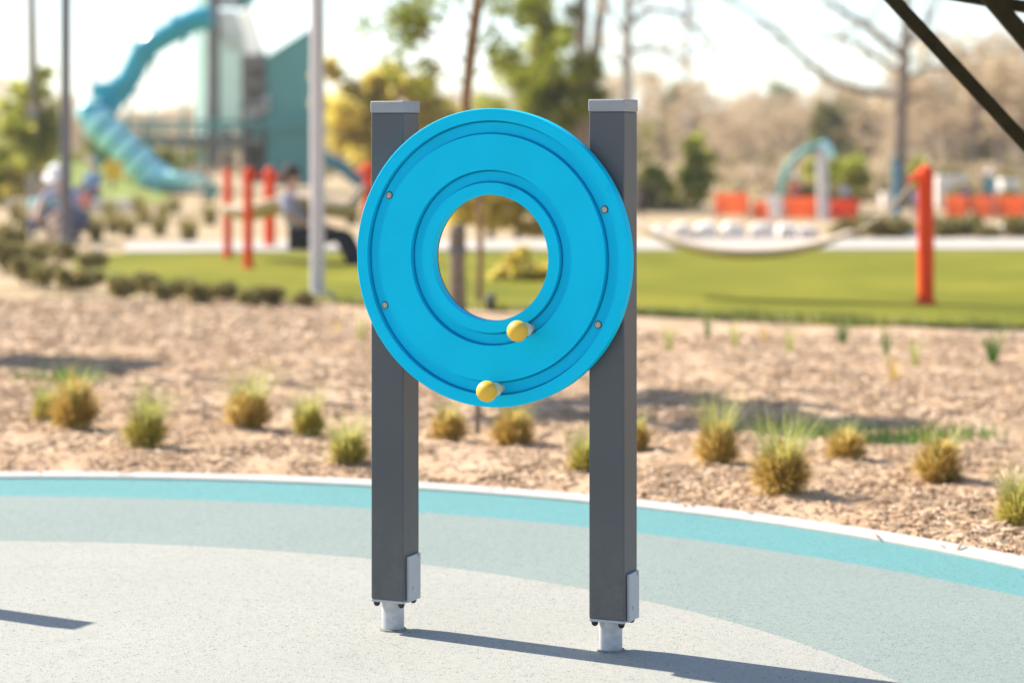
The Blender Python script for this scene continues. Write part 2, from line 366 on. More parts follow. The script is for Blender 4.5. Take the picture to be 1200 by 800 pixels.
mb.add([(KC[0], KC[1] - 1.0, 0), (*c_grey[0], 0), (*c_in[0], 0), (6, -6, 0), (-9, -6, 0), (*c_in[-1], 0), (*c_grey[-1], 0)], [(0, 3, 2, 1), (0, 4, 3), (0, 6, 5, 4)])
prop(mb.build('cream_rubber_surface', M['cream_rub'], smooth=False), kind='structure')
kb = MB()
for i in range(N + 1):
    for (x, y), z in ((c_in[i], -0.05), (c_in[i], 0.010), (c_out[i], 0.014), (c_out[i], -0.05)): kb.v.append((x, y, z))
for i in range(N):
    for j in range(3): kb.f.append((4 * i + j, 4 * i + j + 1, 4 * i + j + 5, 4 * i + j + 4)); kb.m.append(0)
prop(kb.build('kerb', M['kerb'], bevel=0.004), kind='structure')

def mulch_z(x, y):
    r = math.hypot(x - KC[0], y - KC[1]) - KR
    k = min(1, max(0, r / 0.25)); f = 1 - min(1, max(0, (r - 4.5) / 3))
    h = 0.030 * noise.noise(Vector((x * 1.7, y * 1.7, 3))) + 0.020 * noise.noise(Vector((x * 6, y * 6, 9))) + 0.012 * noise.noise(Vector((x * 17, y * 17, 1)))
    return -0.02 * (1 - k) + k * (0.015 + h * (0.35 + 0.65 * f))
mb = MB(); NA, NR = 300, 170
for j in range(NR + 1):
    r = KR + 9.6 * (j / NR) ** 1.4
    for i in range(NA + 1):
        t = math.radians(-10) + math.radians(150) * i / NA
        x, y = KC[0] + r * math.cos(t), KC[1] + r * math.sin(t); mb.v.append((x, y, mulch_z(x, y) if j else -0.02))
for j in range(NR):
    for i in range(NA):
        b = j * (NA + 1) + i; mb.f.append((b, b + 1, b + NA + 2, b + NA + 1)); mb.m.append(0)
prop(mb.build('mulch_bed', M['mulch'], angle=180), kind='structure')

gen = np.random.default_rng(5)
V = []; F = []; cnt = 0
cube = np.array([[x, y, z] for x in (-.5, .5) for y in (-.5, .5) for z in (-.5, .5)])
cf = np.array([(0, 1, 3, 2), (4, 6, 7, 5), (0, 4, 5, 1), (2, 3, 7, 6), (0, 2, 6, 4), (1, 5, 7, 3)])
while cnt < 42000:
    y = 7.0 + 9.0 * gen.random() ** 1.5; x = gen.uniform(-0.27, 0.27) * y * 1.12
    r = math.hypot(x - KC[0], y - KC[1])
    if r < KR + 0.03 and not (r > KR - 0.10 and gen.random() < 0.025): continue
    if noise.noise(Vector((x * 2.3, y * 1.6, 40))) < -0.12 and gen.random() < 0.75: continue
    if y > 15.6: continue
    L = 0.014 + 0.075 * gen.random() ** 2.5; s = np.array([L, gen.uniform(0.003, 0.0085), gen.uniform(0.002, 0.004)]) * (1 if y < 11 else 1.4)
    R = np.array(Matrix.Rotation(gen.uniform(0, 6.28), 3, 'Z') @ Matrix.Rotation(gen.normal() * 0.16, 3, 'Y') @ Matrix.Rotation(gen.normal() * 0.25, 3, 'X'))
    V.append((cube * s) @ R.T + np.array([x, y, (mulch_z(x, y) if r > KR else 0.016) + gen.uniform(0.0, 0.008)])); F.append(cf + 8 * cnt); cnt += 1
for _ in range(9000):
    y = gen.uniform(15.3, 19.5); x = gen.uniform(-0.25, 0.25) * y
    if y > 16.8 and x > -1.2 or y > 15.9 and x > .9: continue
    s = np.array([gen.uniform(.03, .10), gen.uniform(.010, .025), .008]); R = np.array(Matrix.Rotation(gen.uniform(0, 6.28), 3, 'Z') @ Matrix.Rotation(gen.normal() * 0.2, 3, 'Y'))
    V.append((cube * s) @ R.T + np.array([x, y, mulch_z(x, y) + gen.uniform(0.0, 0.01)])); F.append(cf + 8 * cnt); cnt += 1
prop(place('wood_chip_mulch', arrays('wood_chip_mulch', np.concatenate(V), np.concatenate(F), M['chip'])),
     'loose tan wood chips strewn over the planting bed behind the kerb', 'mulch', kind='stuff')

lawn_near = [spot(x, y) for x, y in ((88, 312), (105, 322), (150, 334), (210, 345), (280, 353), (360, 357), (450, 361), (560, 366), (660, 370), (760, 373), (880, 379), (1010, 384), (1120, 387), (1210, 389), (1400, 392))]
lawn_far = [spot(x, y) for x, y in ((1900, 297), (1300, 297), (1000, 297.5), (700, 298), (400, 299), (140, 301), (95, 306))]
sheet('lawn', lawn_near + [(14, 18)] + lawn_far, 0.045, M['turf'], 0.1)
ev = np.random.default_rng(17); V2_ = []
for i in range(len(lawn_near) - 1):
    (xa, ya), (xb, yb) = lawn_near[i], lawn_near[i + 1]
    for k in range(int(90 * math.hypot(xb - xa, yb - ya))):
        t = ev.random(); e = ev.normal() * .05; bx, by = xa + (xb - xa) * t + e * .3, ya + (yb - ya) * t + e; h = ev.uniform(.03, .085); w = .006; l = ev.normal() * .03
        V2_ += [(bx - w, by, .0), (bx + w, by, .0), (bx + l + .001, by + l, .045 + h), (bx + l - .001, by + l, .045 + h)]
prop(place('lawn_edge_grass', arrays('lawn_edge_grass', V2_, np.arange(len(V2_)).reshape(-1, 4), M['blade'])), 'ragged fringe of grass along the front edge of the lawn', 'grass', kind='stuff')
path = [spot(x, y) for x, y in ((146, 300.5), (400, 298.5), (700, 297.5), (1000, 297), (1300, 296.5), (1900, 296.5), (1900, 284), (1300, 284.5), (1000, 285), (700, 285.5), (400, 286.5), (148, 289))]
sheet('walkway', path, 0.062, M['concrete'], 0.1)

# ------------------------------------------------------------------ the disc panel on its two posts
PHI = math.radians(23.5)
pan = empty('activity_panel', (-0.0605, 6.15, 0), 'round cyan play panel with a hole and two grooves between two dark grey posts', 'play panel', rz=-PHI)
DZ = 1.053
GD = .017
def routed(r0, r1): return [(r0, 0), (r0, GD + .010), (r0 + .0042, GD + .010), (r0 + .0044, GD), (r1 - .0044, GD), (r1 - .0042, GD + .010), (r1, GD + .010), (r1, 0)]   # a groove with a notch added at each foot to shape a dark shade line
prof = [(.171, .030), (.171, .0016), (.1720, 0)] + routed(.2035, .238) + routed(.335, .372) + [(.4030, 0), (.4046, .0020), (.4046, .030)]
disc = MB().lathe(prof, (0, 0, DZ), 200, 'Y', closed=True).build('disc', M['cyan'], pan, angle=24)
MB().lathe([(.1714, .0302), (.4042, .0302), (.4042, .0375), (.4030, .0385), (.1726, .0385), (.1714, .0375)], (0, 0, DZ), 200, 'Y', closed=True).build('backing_plate', M['backing'], pan, angle=24)
scr = MB().lathe([(.0001, -.0035), (.0030, -.0035), (.0034, -.0022), (.0042, -.0022), (.0048, -.0042), (.0078, -.0036), (.0088, -.002), (.0088, .004)], (0, 0, 0), 18, 'Y')
washer = MB().lathe([(.0085, -.0012), (.0108, -.0008), (.0112, .002), (.0085, .002)], (0, 0, 0), 20, 'Y', closed=True)
sm, wm = scr.data('screw', M['screw']), washer.data('washer', M['black'])
for x, z in ((-.313, .1665), (.339, .139), (-.326, -.139), (.323, -.18)):
    k = .3535 / math.hypot(x, z)
    q = place('screw', sm, disc, (x * k, GD, DZ + z * k))
    place('washer', wm, disc, (x * k, GD, DZ + z * k))
ball = MB().ball((0, 0, 0), .0285, 28, 18)
bmz = ball.data('knob', M['yellow'], angle=180)
col_ = MB().lathe([(.0085, -.062), (.0085, -.045), (.0165, -.043), (.0185, -.040), (.0185, -.016), (.017, -.014), (.012, -.014), (.012, GD)], (0, 0, 0), 24, 'Y').data('collar', M['collar'])
for x, z, rr in ((.115, -.189, .2208), (.0255, -.354, .3535)):
    k = rr / math.hypot(x, z)
    kn = place('knob', bmz, pan, (x * k, -.076, DZ + z * k))
    place('collar', col_, kn, (0, .076, 0))
POST_T, POST_B, PW = 1.4805, 0.092, 0.1005
def make_post(sx, sgn):
    yc = .041 + PW / 2
    p = MB().box((0, 0, (POST_T - .033 + POST_B) / 2), (PW, PW, POST_T - .033 - POST_B)).build('post', M['post'], pan, smooth=False, loc=(sx, yc, 0), bevel=.004, seg=3)
    MB().box((0, 0, POST_T - .0165), (PW + .004, PW + .004, .033)).build('cap', M['cap'], p, smooth=False, bevel=.004, seg=3)
    MB().box((0, 0, POST_B - .0038), (PW - .002, PW - .002, .0074)).build('base_plate', M['plate'], p, smooth=False, bevel=.0015)
    MB().lathe([(.0001, 0.0), (.0315, 0.0), (.0315, POST_B - .0075), (.0001, POST_B - .0075)], (-.007, 0, -.003), 28).build('foot', M['galv'], p)
    MB().lathe([(.032, .006), (.0375, .004), (.0395, -.002), (.032, -.002)], (-.007, 0, 0), 28, closed=True).build('sealant', M['sealant'], p)
    cp = MB().box((PW / 2 + .0045, .006, .150), (.008, .076, .128)).build('cover_plate', M['plate'], p, smooth=False, bevel=.002)
    for y, z in ((-.004, .120), (.030, .207)):
        MB().lathe([(.0001, .0028), (.0045, .0024), (.0055, 0), (.0055, -.002)], (PW / 2 + .0085, y, z), 14, 'X').build('screw', M['screw'], p)
    for bx, by in ((-.038, -.038), (.038, -.038), (-.038, .038), (.038, .038)):
        MB().lathe([(.0001, -.014), (.005, -.0125), (.0085, -.0085), (.0095, -.003), (.0095, 0)], (bx, by, POST_B - .0076), 14).build('bolt', M['black'], p)
    return p
make_post(-.331, -1); make_post(.323, 1)

# a neighbouring panel post and an added shadow board stand just outside the picture on the left; only their shadows fall into it
def bare_post(x, y, h, label):
    r = empty('panel_post', (x, y, 0), label, 'post', 'posts whose shadows enter from the left', rz=-PHI)
    MB().box((0, 0, h / 2 - .0165), (PW, PW, h - .033)).build('post', M['post'], r, smooth=False, bevel=.004)
    MB().box((0, 0, h - .0165), (PW + .004, PW + .004, .033)).build('cap', M['cap'], r, smooth=False, bevel=.004)
bare_post(-2.66, 7.28, 1.48, 'grey panel post left of the picture that throws the short shadow on the rubber')
bd = empty('shadow_board', (-3.85, 14.45, 0), 'plain unseen board added out of frame at left to throw the long shadow on the mulch', 'board', rz=math.atan2(.857, .515))  # unseen board, added and turned across the sun to cast a broad shadow
for k in (-1, 1): MB().box((k * .27, 0, .86), (.07, .07, 1.76)).build('post', M['post'], bd, smooth=False, bevel=.004)
MB().box((0, -.06, 1.20), (.66, .04, 1.05)).build('board', M['weathered'], bd, smooth=False, bevel=.006)

# ------------------------------------------------------------------ bunch grasses in the mulch
def tuft_ball(name, n, rx, h, w, mat, seed):     # strands that rise from the root and arch over to a ball-shaped outline
    g = np.random.default_rng(seed); V = []; F = []
    lump = [(g.uniform(0, 6.28), g.uniform(.2, .9), g.uniform(-.22, .16)) for _ in range(9)]
    for i in range(n):
        a = g.uniform(0, 2 * math.pi); t = g.uniform(-.60, 1.0); e = math.asin(t); k = len(V)
        f = (g.uniform(.78, 1.05) if g.random() > .07 else g.uniform(1.1, 1.5)) + sum(q * math.exp(-6 * ((1 - math.cos(a - A_)) + abs(t - T_))) for A_, T_, q in lump)
        P2 = np.array([rx * math.cos(e) * math.cos(a) * f, rx * math.cos(e) * math.sin(a) * f, h * (.42 + .56 * t * f)])
        P0 = np.array([P2[0] * .30, P2[1] * .30, 0]); P1 = np.array([P2[0] * .55, P2[1] * .55, h * (.45 + .65 * max(0, t))])
        sd = np.array([-math.sin(a), math.cos(a), g.normal() * .3])
        for u, ww in ((0, .8), (.4, 1), (.75, .8), (1, .25)):
            p = P0 * (1 - u) ** 2 + 2 * P1 * u * (1 - u) + P2 * u * u; V += [p - sd * w * ww / 2, p + sd * w * ww / 2]
        F += [(k + j, k + j + 1, k + j + 3, k + j + 2) for j in (0, 2, 4)]
    return arrays(name, V, F, M[mat])
straw = [tuft_ball('straw_clump', 1300, .128, .205, .005, 'straw', s_) for s_ in (1, 2, 3)]
straw2 = [tuft_ball('straw_clump', 1100, .122, .205, .005, 'straw_green', s_) for s_ in (4, 5)]
green = [blade_mesh('green_blades', n, .05, h, .75, .0030, M['blade'], s_, .05) for s_, n, h in ((11, 110, .23), (12, 230, .29), (13, 260, .26))]
G = 'bunch grasses planted in the mulch'
tufts = [  # px, py of the base, ball width in px, green kind, straw set, label
 (55, 494, 36, 2, 1, 'small greenish grass tuft tucked behind the leftmost straw clump'),
 (91, 506, 62, 0, 0, 'large straw coloured grass tuft nearest the left edge of the bed'),
 (167, 528, 54, 2, 1, 'yellow green grass tuft with long blades and a dark shadow to its right'),
 (291, 506, 54, 1, 0, 'round brown grass tuft midway between the left edge and the left post'),
 (365, 513, 40, 2, 1, 'tall narrow green tipped grass tuft left of the left post'),
 (412, 548, 50, 2, 1, 'yellowish grass tuft half hidden against the left post'),
 (527, 519, 46, 0, 0, 'pale straw grass tuft just right of the left post under the disc'),
 (598, 524, 48, 0, 0, 'brown grass tuft under the bottom of the disc'),
 (686, 557, 40, 1, 1, 'grass tuft mostly hidden behind the right post on its left side'),
 (745, 530, 40, 0, 0, 'brown grass tuft peeping out right of the right post'),
 (841, 547, 58, 1, 0, 'straw grass tuft first clear of the right post'),
 (916, 581, 66, 1, 0, 'biggest grass tuft with tall green blades near the kerb on the right'),
 (993, 543, 50, 0, 0, 'small brown grass tuft behind the biggest one on the right'),
 (1096, 567, 62, 0, 0, 'reddish straw grass tuft with a dark shadow right of the biggest one'),
 (1196, 622, 60, 2, 1, 'greenish grass tuft cut by the right edge of the picture')]
rng = random.Random(3)
for i, (px, py, s, gk, st, lab) in enumerate(tufts):
    x, y = spot(px, py); z = mulch_z(x, y) - .012; s = s * y / FPX / .215
    o = empty('grass_tuft', (x, y, z), lab, 'grass tuft', G, rz=rng.uniform(0, 6.28)); o.scale = (s * rng.uniform(.86, 1.12), s * rng.uniform(.86, 1.12), s * rng.uniform(.88, 1.1)); o.rotation_euler = (rng.gauss(0, .1), rng.gauss(0, .1), rng.uniform(0, 6.28))
    place('straw_clump', (straw[i % 3] if st == 0 else straw2[i % 2]), o)
    place('green_blades', green[gk], o)

# young strap-leaved plants by the lawn edge
sprout = [blade_mesh('sprout', n, .02, h, l, .012, M[m], s) for s, n, h, l, m in ((21, 16, .20, .5, 'blade'), (22, 12, .24, .35, 'weed'), (23, 26, .24, .6, 'weed'), (24, 10, .17, .5, 'straw'))]
for px, py, k, s, lab in ((784, 412, 0, 1, 'pale sprout right of the right post near the lawn'), (829, 398, 1, .9, 'thin green sprout third nearest the right post by the lawn'),
        (861, 409, 0, 1.0, 'pair of light green shoots below the lawn right of the post'), (896, 402, 3, .9, 'dry brown shoot among the green sprouts by the lawn'),
        (926, 416, 0, 1.0, 'pale yellow green shoot leaning beside the dry brown one'), (988, 407, 2, .85, 'dark green sprout halfway to the orange post'),
        (1038, 416, 1, .9, 'slim green sprout left of the orange post'), (1049, 446, 3, 1.2, 'dry dark stem nearest the kerb below the orange post'),
        (1073, 432, 0, 1.0, 'yellow green sprout right below the orange post'), (1163, 430, 2, 1.1, 'leafy dark green plant right of the orange post'),
        (424, 402, 0, 1.0, 'pale sprout left of the disc beside the left post'), (396, 392, 3, .8, 'dry shoot below the grey lamp pole')):
    x, y = spot(px, py); o = place('young_plant', sprout[k], None, (x, y, mulch_z(x, y) - .01)); o.scale = (s, s, s)
    prop(o, lab, 'plant', 'young plants along the lawn edge')
for i, (px, py, n, w, lab) in enumerate(((935, 512, 420, .34, 'low green weed patch behind the biggest grass tuft'), (1085, 520, 420, .36, 'wide green weed patch behind the reddish tuft on the right'),
        (70, 452, 240, .30, 'low green weed patch at the left behind the straw tufts'))):
    x, y = spot(px, py); o = place('weed_patch', blade_mesh('weed_patch', n, w, .10, .8, .006, M['weed'], 40 + i), None, (x, y, mulch_z(x, y) - .01)); o.scale = (1, .55, 1)
    prop(o, lab, 'weeds', 'weed patches in the mulch')

# ------------------------------------------------------------------ low shrubs left of the lawn
def shrub_parts(name, mat, n, size, seed, r=.25):
    q = random.Random(seed); cl = [((0, 0, r * .9), (r, r, r * .8))]
    for k in range(9):
        a = q.uniform(0, 6.28); cl.append(((r * .75 * math.cos(a), r * .75 * math.sin(a), r * q.uniform(.4, 1.3)), r * q.uniform(.35, .6)))
    st = MB()
    for k in range(5):
        a = q.uniform(0, 6.28); st.tube([(0, 0, -.03), (r * .3 * math.cos(a), r * .3 * math.sin(a), r * .5), (r * .6 * math.cos(a), r * .6 * math.sin(a), r * 1.1)], [.012, .009, .004], 5)
    return leaf_mesh('foliage', cl, n, size, mat, seed), st.data('stem', M['bark'])
olive = [shrub_parts('low_shrub', M['olive'], 900, .05, s) for s in (1, 2, 3)]
def shrub(px, py, s, parts, label, group, name='low_shrub', cat='shrub', sz=1.0):
    x, y = spot(px, py); s *= .86; o = empty(name, (x, y, 0), label, cat, group, rz=px * .7); o.scale = (s, s, s * sz)
    place('foliage', parts[0], o); place('stem', parts[1], o); return o
order = ['first', 'second', 'third', 'fourth', 'fifth', 'sixth', 'seventh', 'eighth', 'ninth', 'tenth', 'eleventh', 'twelfth', 'thirteenth', 'fourteenth', 'fifteenth', 'sixteenth', 'seventeenth', 'eighteenth', 'nineteenth', 'twentieth'] + ['twenty-' + w for w in ('first', 'second', 'third', 'fourth', 'fifth', 'sixth', 'seventh', 'eighth', 'ninth')] + ['thirtieth'] + ['thirty-' + w for w in ('first', 'second', 'third', 'fourth', 'fifth', 'sixth', 'seventh', 'eighth', 'ninth')] + ['fortieth'] + ['forty-' + w for w in ('first', 'second', 'third', 'fourth', 'fifth')]
for i, (px, py, s) in enumerate(((28, 332, .75), (54, 337, .65), (84, 341, .6), (106, 340, .55), (141, 352, .6), (172, 346, .6), (193, 354, .5), (215, 350, .5), (237, 357, .55), (266, 354, .5), (297, 361, .5), (319, 359, .5), (356, 362, .42))):
    shrub(px, py, s, olive[i % 3], '%s low olive shrub from the left in the row along the front of the lawn' % order[i], 'low shrubs in a row before the lawn')
for i, (px, py, s, lab) in enumerate(((5, 318, .95, 'dark olive shrub at the left edge behind the shrub row'), (38, 315, .75, 'dark olive shrub below the crouching people'), (74, 309, .7, 'dark olive shrub at the foot of the dark pole'),
        (12, 296, 1.0, 'dark shrub farthest back at the left edge'), (108, 322, .7, 'olive shrub at the left corner of the lawn'), (50, 300, .5, 'olive shrub right under the child in mint'))):
    shrub(px, py, s, olive[(i + 1) % 3], lab, 'dark shrubs at the left edge')
drytuft = blade_mesh('dry_tuft', 160, .10, .42, .7, .02, M['olive'], 71), blade_mesh('dry_tuft', 160, .10, .46, .6, .02, M['olive'], 72)
for i, (px, py) in enumerate(((112, 280), (133, 272), (150, 276), (168, 262), (187, 274), (192, 256), (221, 284), (246, 262), (205, 248), (162, 250), (128, 256), (96, 270), (412, 262), (436, 274), (30, 268), (18, 258))):
    x, y = spot(px, py); o = place('dry_grass_tuft', drytuft[(i % 3 == 0) * 1], None, (x, y, -.03)); o.scale = (.85, .85, .95); o.rotation_euler = (0, 0, i)
    prop(o, '%s dry yellowish tuft counted along the bare slope behind the walkway' % order[i], 'grass tuft', 'dry tufts on the far slope')
for i, (px, py, s) in enumerate(((1004, 281, 1.1), (1028, 283, 1.2), (1052, 283, 1.2), (1112, 282, 1.15), (1132, 281, 1.2), (1158, 283, .8), (1198, 281, 1.2), (985, 281, .8))):
    shrub(px, py, s, olive[i % 3], '%s brownish low shrub from the %s behind the walkway at right' % (order[[1, 2, 3, 4, 5, 6, 7, 0][i]], 'left'), 'low brown shrubs behind the walkway', sz=.8)

# ------------------------------------------------------------------ stones and low wall
def rock(seed, size, rough=.16, mat='stone'):
    q = random.Random(seed); bm = bmesh.new(); bmesh.ops.create_cube(bm, size=1); bmesh.ops.subdivide_edges(bm, edges=bm.edges[:], cuts=3, use_grid_fill=True)
    for v in bm.verts:
        l = v.co.length; v.co *= (0.5 / l) * .8 + .25
        v.co += Vector((noise.noise(v.co * 3 + Vector((seed, 0, 0))), noise.noise(v.co * 3 + Vector((0, seed, 0))), noise.noise(v.co * 3 + Vector((0, 0, seed))))) * rough
        v.co = Vector((v.co.x * size[0], v.co.y * size[1], (v.co.z + .42) * size[2]))
    me = bpy.data.meshes.new('stone'); bm.to_mesh(me); bm.free(); me.materials.append(M[mat]); me.polygons.foreach_set('use_smooth', [True] * len(me.polygons)); me.set_sharp_from_angle(angle=math.radians(45)); return me
for i, (px, py, w, h, lab) in enumerate(((774, 281, .26, .24, 'first pale stone block of the row right of the panel'), (799, 282, .29, .30, 'second pale stone block of the row right of the panel'), (827, 282, .30, .30, 'third pale stone block of the row right of the panel'),
        (858, 282, .34, .30, 'fourth pale stone block of the row right of the panel'), (893, 282, .36, .30, 'fifth pale stone block of the row right of the panel'), (922, 281, .30, .27, 'sixth pale stone block of the row right of the panel'),
        (946, 280, .30, .22, 'last small block of the pale row beside the grey arch post'), (1149, 279, .22, .22, 'small pale block right of the orange post behind the walkway'), (1180, 280, .42, .25, 'wide pale block near the right edge behind the walkway'), (1070, 283, .3, .2, 'tan block left of the big orange post foot'))):
    x, y = spot(px, py); o = place('stone_block', rock(i + 1, (w, .3, h)), None, (x, y, -.03)); o.rotation_euler = (0, 0, .2 * math.sin(i * 3)); prop(o, lab, 'stone block', 'pale blocks behind the walkway')
x, y = spot(68, 283); prop(place('boulder', rock(31, (.30, .3, .34), .1, 'tan_stone'), None, (x, y, -.03)), 'peach coloured round boulder at the feet of the person in the white hat', 'boulder')
x, y = spot(113, 298); prop(place('small_stone', rock(33, (.14, .15, .12), .1), None, (x, y, -.03)), 'small white stone left of the end of the walkway', 'stone')
wl = MB()
for i in range(9):
    xa, ya = spot(8 + 17 * i, 243); wl.box((xa + .16, ya, .06), (.31, .35, .20))
w_ = empty('low_wall', (spot(76, 243)[0], 46.8, 0), 'low cream garden wall behind the crouching people at left', 'wall')
for i in range(9):
    xa, ya = spot(6 + 17 * i, 243); MB().box((xa - w_.location.x + .15, 0, .065 + .004 * (i % 2)), (.285, .35, .20)).build('stone', M['stone'], w_, smooth=False, bevel=.012)

# grassy mound with the slide
md = MB(); nx, ny = 40, 24
for j in range(ny + 1):
    for i in range(nx + 1):
        px = -60 + 275 * i / nx; d = 49 + 26 * j / ny; X = (px - 600) / FPX * d
        t = min(1, max(0, (206 - px) / 150)); h = 1.05 * t * math.sin(math.pi * min(1, j / ny * 1.35 + .02) * .5) * (1 if j < ny else 0) + .05 * noise.noise(Vector((X, d, 0)))
        md.v.append((X, d, -.06 + h * (0 if i in (0, nx) else 1)))
for j in range(ny):
    for i in range(nx): b = j * (nx + 1) + i; md.f.append((b, b + 1, b + nx + 2, b + nx + 1)); md.m.append(0)
prop(md.build('grass_mound', M['mound'], angle=180), kind='structure')

# ------------------------------------------------------------------ poles
def lamp_pole(px, py, r, h, mat, label, base=.0):
    x, y = spot(px, py); o = empty('lamp_post', (x, y, 0), label, 'lamp post')
    MB().tube([(0, 0, -.05), (0, 0, h * .5), (0, 0, h)], [r, r * .96, r * .9], 20).build('pole', M[mat], o)
    if base:
        MB().lathe([(.0001, .09), (r + .01, .09), (base, .07), (base, -.03), (.0001, -.03)], (0, 0, 0), 24).build('base', M['tower_grey'], o)
    MB().tube([(0, 0, h - .15), (.25, -.1, h + .1), (.75, -.25, h + .15)], .035, 10).build('arm', M[mat], o)
    MB().box((1.0, -.33, h + .14), (.55, .22, .07), rz=-.32).build('lamp_head', M[mat], o, smooth=False, bevel=.02)
    return o
lamp_pole(372, 354, .063, 5.5, 'steel', 'thick light grey pole rising from the mulch left of the disc', .16)
lamp_pole(77, 288, .075, 6.5, 'dark_steel', 'dark grey pole at the left in front of the mound', .12)
for px, d, r, mat, lab in ((109, 70, .07, 'steel', 'faint thin pole right of the dark pole at the left'), (805, 105, .16, 'steel', 'pale distant mast right of the panel')):
    o = prop(MB().tube([((px - 600) / FPX * d, d, -.03), ((px - 600) / FPX * d, d, 11)], [r, r * .8], 10).build('distant_pole', M[mat]), lab, 'pole')
# slim pole-like stake and wooden stump seen through the hole
x, y = spot(536, 371)
q = empty('wooden_bollard', (x, y, 0), 'weathered round topped wooden post seen through the hole at left', 'bollard')
MB().lathe([(.0001, .73), (.035, .722), (.055, .70), (.066, .66), (.060, .40), (.066, .2), (.068, -.05), (.0001, -.05)], (0, 0, 0), 14).build('trunk', M['weathered'], q)
MB().lathe([(.067, .55), (.072, .55), (.072, .50), (.067, .50)], (0, 0, 0), 14, closed=True).build('band', M['dark_steel'], q)
x, y = spot(575, 367)
q = empty('bollard_light', (x, y, 0), 'short black bollard light seen through the hole beside the thin trunk', 'bollard')
MB().lathe([(.0001, .10), (.035, .10), (.035, -.03), (.0001, -.03)], (0, 0, 0), 16).build('stem', M['black'], q)
MB().lathe([(.0001, .155), (.04, .15), (.045, .135), (.045, .103), (.0001, .103)], (0, 0, 0), 16).build('head', M['dark_steel'], q)

# ------------------------------------------------------------------ orange hammock posts and hammocks
def orange_post(px, py, h, r, label, arm=None):
    x, y = spot(px, py); o = empty('hammock_post', (x, y, 0), label, 'post', 'orange hammock posts')
    MB().lathe([(.0001, h), (r * .5, h - r * .12), (r * .87, h - r * .45), (r, h - r), (r, -.05), (.0001, -.05)], (0, 0, 0), 24).build('pole', M['orange'], o)
    MB().lathe([(r + .002, .06), (r + .03, .05), (r + .03, .035), (r + .002, .035)], (0, 0, .012), 20, closed=True).build('collar', M['barrier_red'], o)
    if arm:
        MB().tube([(arm * r * .6, 0, h - r * 1.1), (arm * (r + .02), 0, h - r * 1.5), (arm * (r + .07), 0, h - r * 2.0)], [.032, .028, .024], 10).build('arm', M['orange'], o)
    return o
orange_post(1085, 363, 1.175, .066, 'big orange red post standing alone on the lawn at right', -1)
orange_post(291, 319, 1.10, .050, 'orange post with a bracket at the left end of the left hammock', 1)
orange_post(267, 306, 1.06, .048, 'thin plain orange post left of the one with a bracket')
orange_post(316, 293, 1.04, .072, 'paler wide salmon orange post behind the left hammock', 1)
orange_post(432, 312, 1.14, .060, 'orange post half hidden by the left post of the panel', -1)
orange_post(712, 345, 1.15, .060, 'orange hammock post hidden behind the right post of the panel', 1)
def hammock(pts, width, label, name='hammock', ends=(0, 1)):
    P = [Vector(p) for p in pts]; c = sum(P, Vector()) / len(P); o = empty(name, (c.x, c.y, 0), label, 'hammock', 'rope hammocks between orange posts')
    L = []                                     # smooth centre line
    for i in range(len(P) - 1):
        a, b, cc, d = P[max(i - 1, 0)], P[i], P[i + 1], P[min(i + 2, len(P) - 1)]
        for k in range(8):
            t = k / 8; L.append(.5 * ((2 * b) + (cc - a) * t + (2 * a - 5 * b + 4 * cc - d) * t * t + (3 * b - a - 3 * cc + d) * t ** 3))
    L.append(P[-1]); n = len(L); org = Vector((c.x, c.y, 0))
    lo, hi = int(ends[0] * (n - 1)), int(ends[1] * (n - 1))
    for q in (L[:lo + 1], L[hi:]):
        if len(q) > 1: MB().tube([p - Vector((c.x, c.y, 0)) for p in q], .013, 8).build('hanging_rope', M['rope'], o)
    L = L[lo:hi + 1]; n = len(L)
    mb = MB(); m = 8
    wid = lambda i: width * (math.sin(math.pi * min(1, max(0, (i / (n - 1)))))) ** .45 + .01
    for i in range(n):
        for k in range(m + 1):
            u = (k / m - .5); w = wid(i); mb.v.append(tuple(L[i] - org + Vector((0, u * w, .32 * w * abs(u) ** 1.6 * 2))))
    for i in range(n - 1):
        for k in range(m): b = i * (m + 1) + k; mb.f.append((b, b + 1, b + m + 2, b + m + 1)); mb.m.append(0)
    net = mb.build('net', M['rope'], o); so_ = net.modifiers.new('thickness', 'SOLIDIFY'); so_.thickness = .03
    for s in (-.5, .5):
        MB().tube([L[i] - org + Vector((0, s * wid(i), .32 * wid(i) * .33 * 2 + .0)) for i in range(n)], .026, 8).build('edge_rope', M['rope'], o)
    return o
def A(px, py, d): return at(px, py, d)
hammock([A(1069, 216, 18.4), A(1040, 247, 18.5), A(1010, 268, 18.6), A(975, 286, 18.7), (A(935, 298, 18.8)), A(890, 303, 18.9), A(845, 302, 19.0), A(800, 293, 19.2), A(765, 279, 19.4), A(740, 258, 19.6), A(718, 228, 19.9)][::-1], .30,
        'empty tan rope hammock sagging low over the lawn right of the panel', ends=(.10, .78))
hammock([A(262, 247, 25.6), A(290, 256, 25.3), A(320, 250, 25.0), A(352, 246, 24.8), A(385, 251, 24.6), A(410, 250, 24.5), A(426, 222, 24.5)], .72,
        'rope hammock stretched at left with a person seated in it')

# ------------------------------------------------------------------ trees
def tip_clumps(tips, r, rng, k=1): return [((t.x + rng.gauss(0, r * .4), t.y + rng.gauss(0, r * .4), t.z + rng.gauss(0, r * .3)), r * rng.uniform(.6, 1.2)) for t in tips for _ in range(k)]
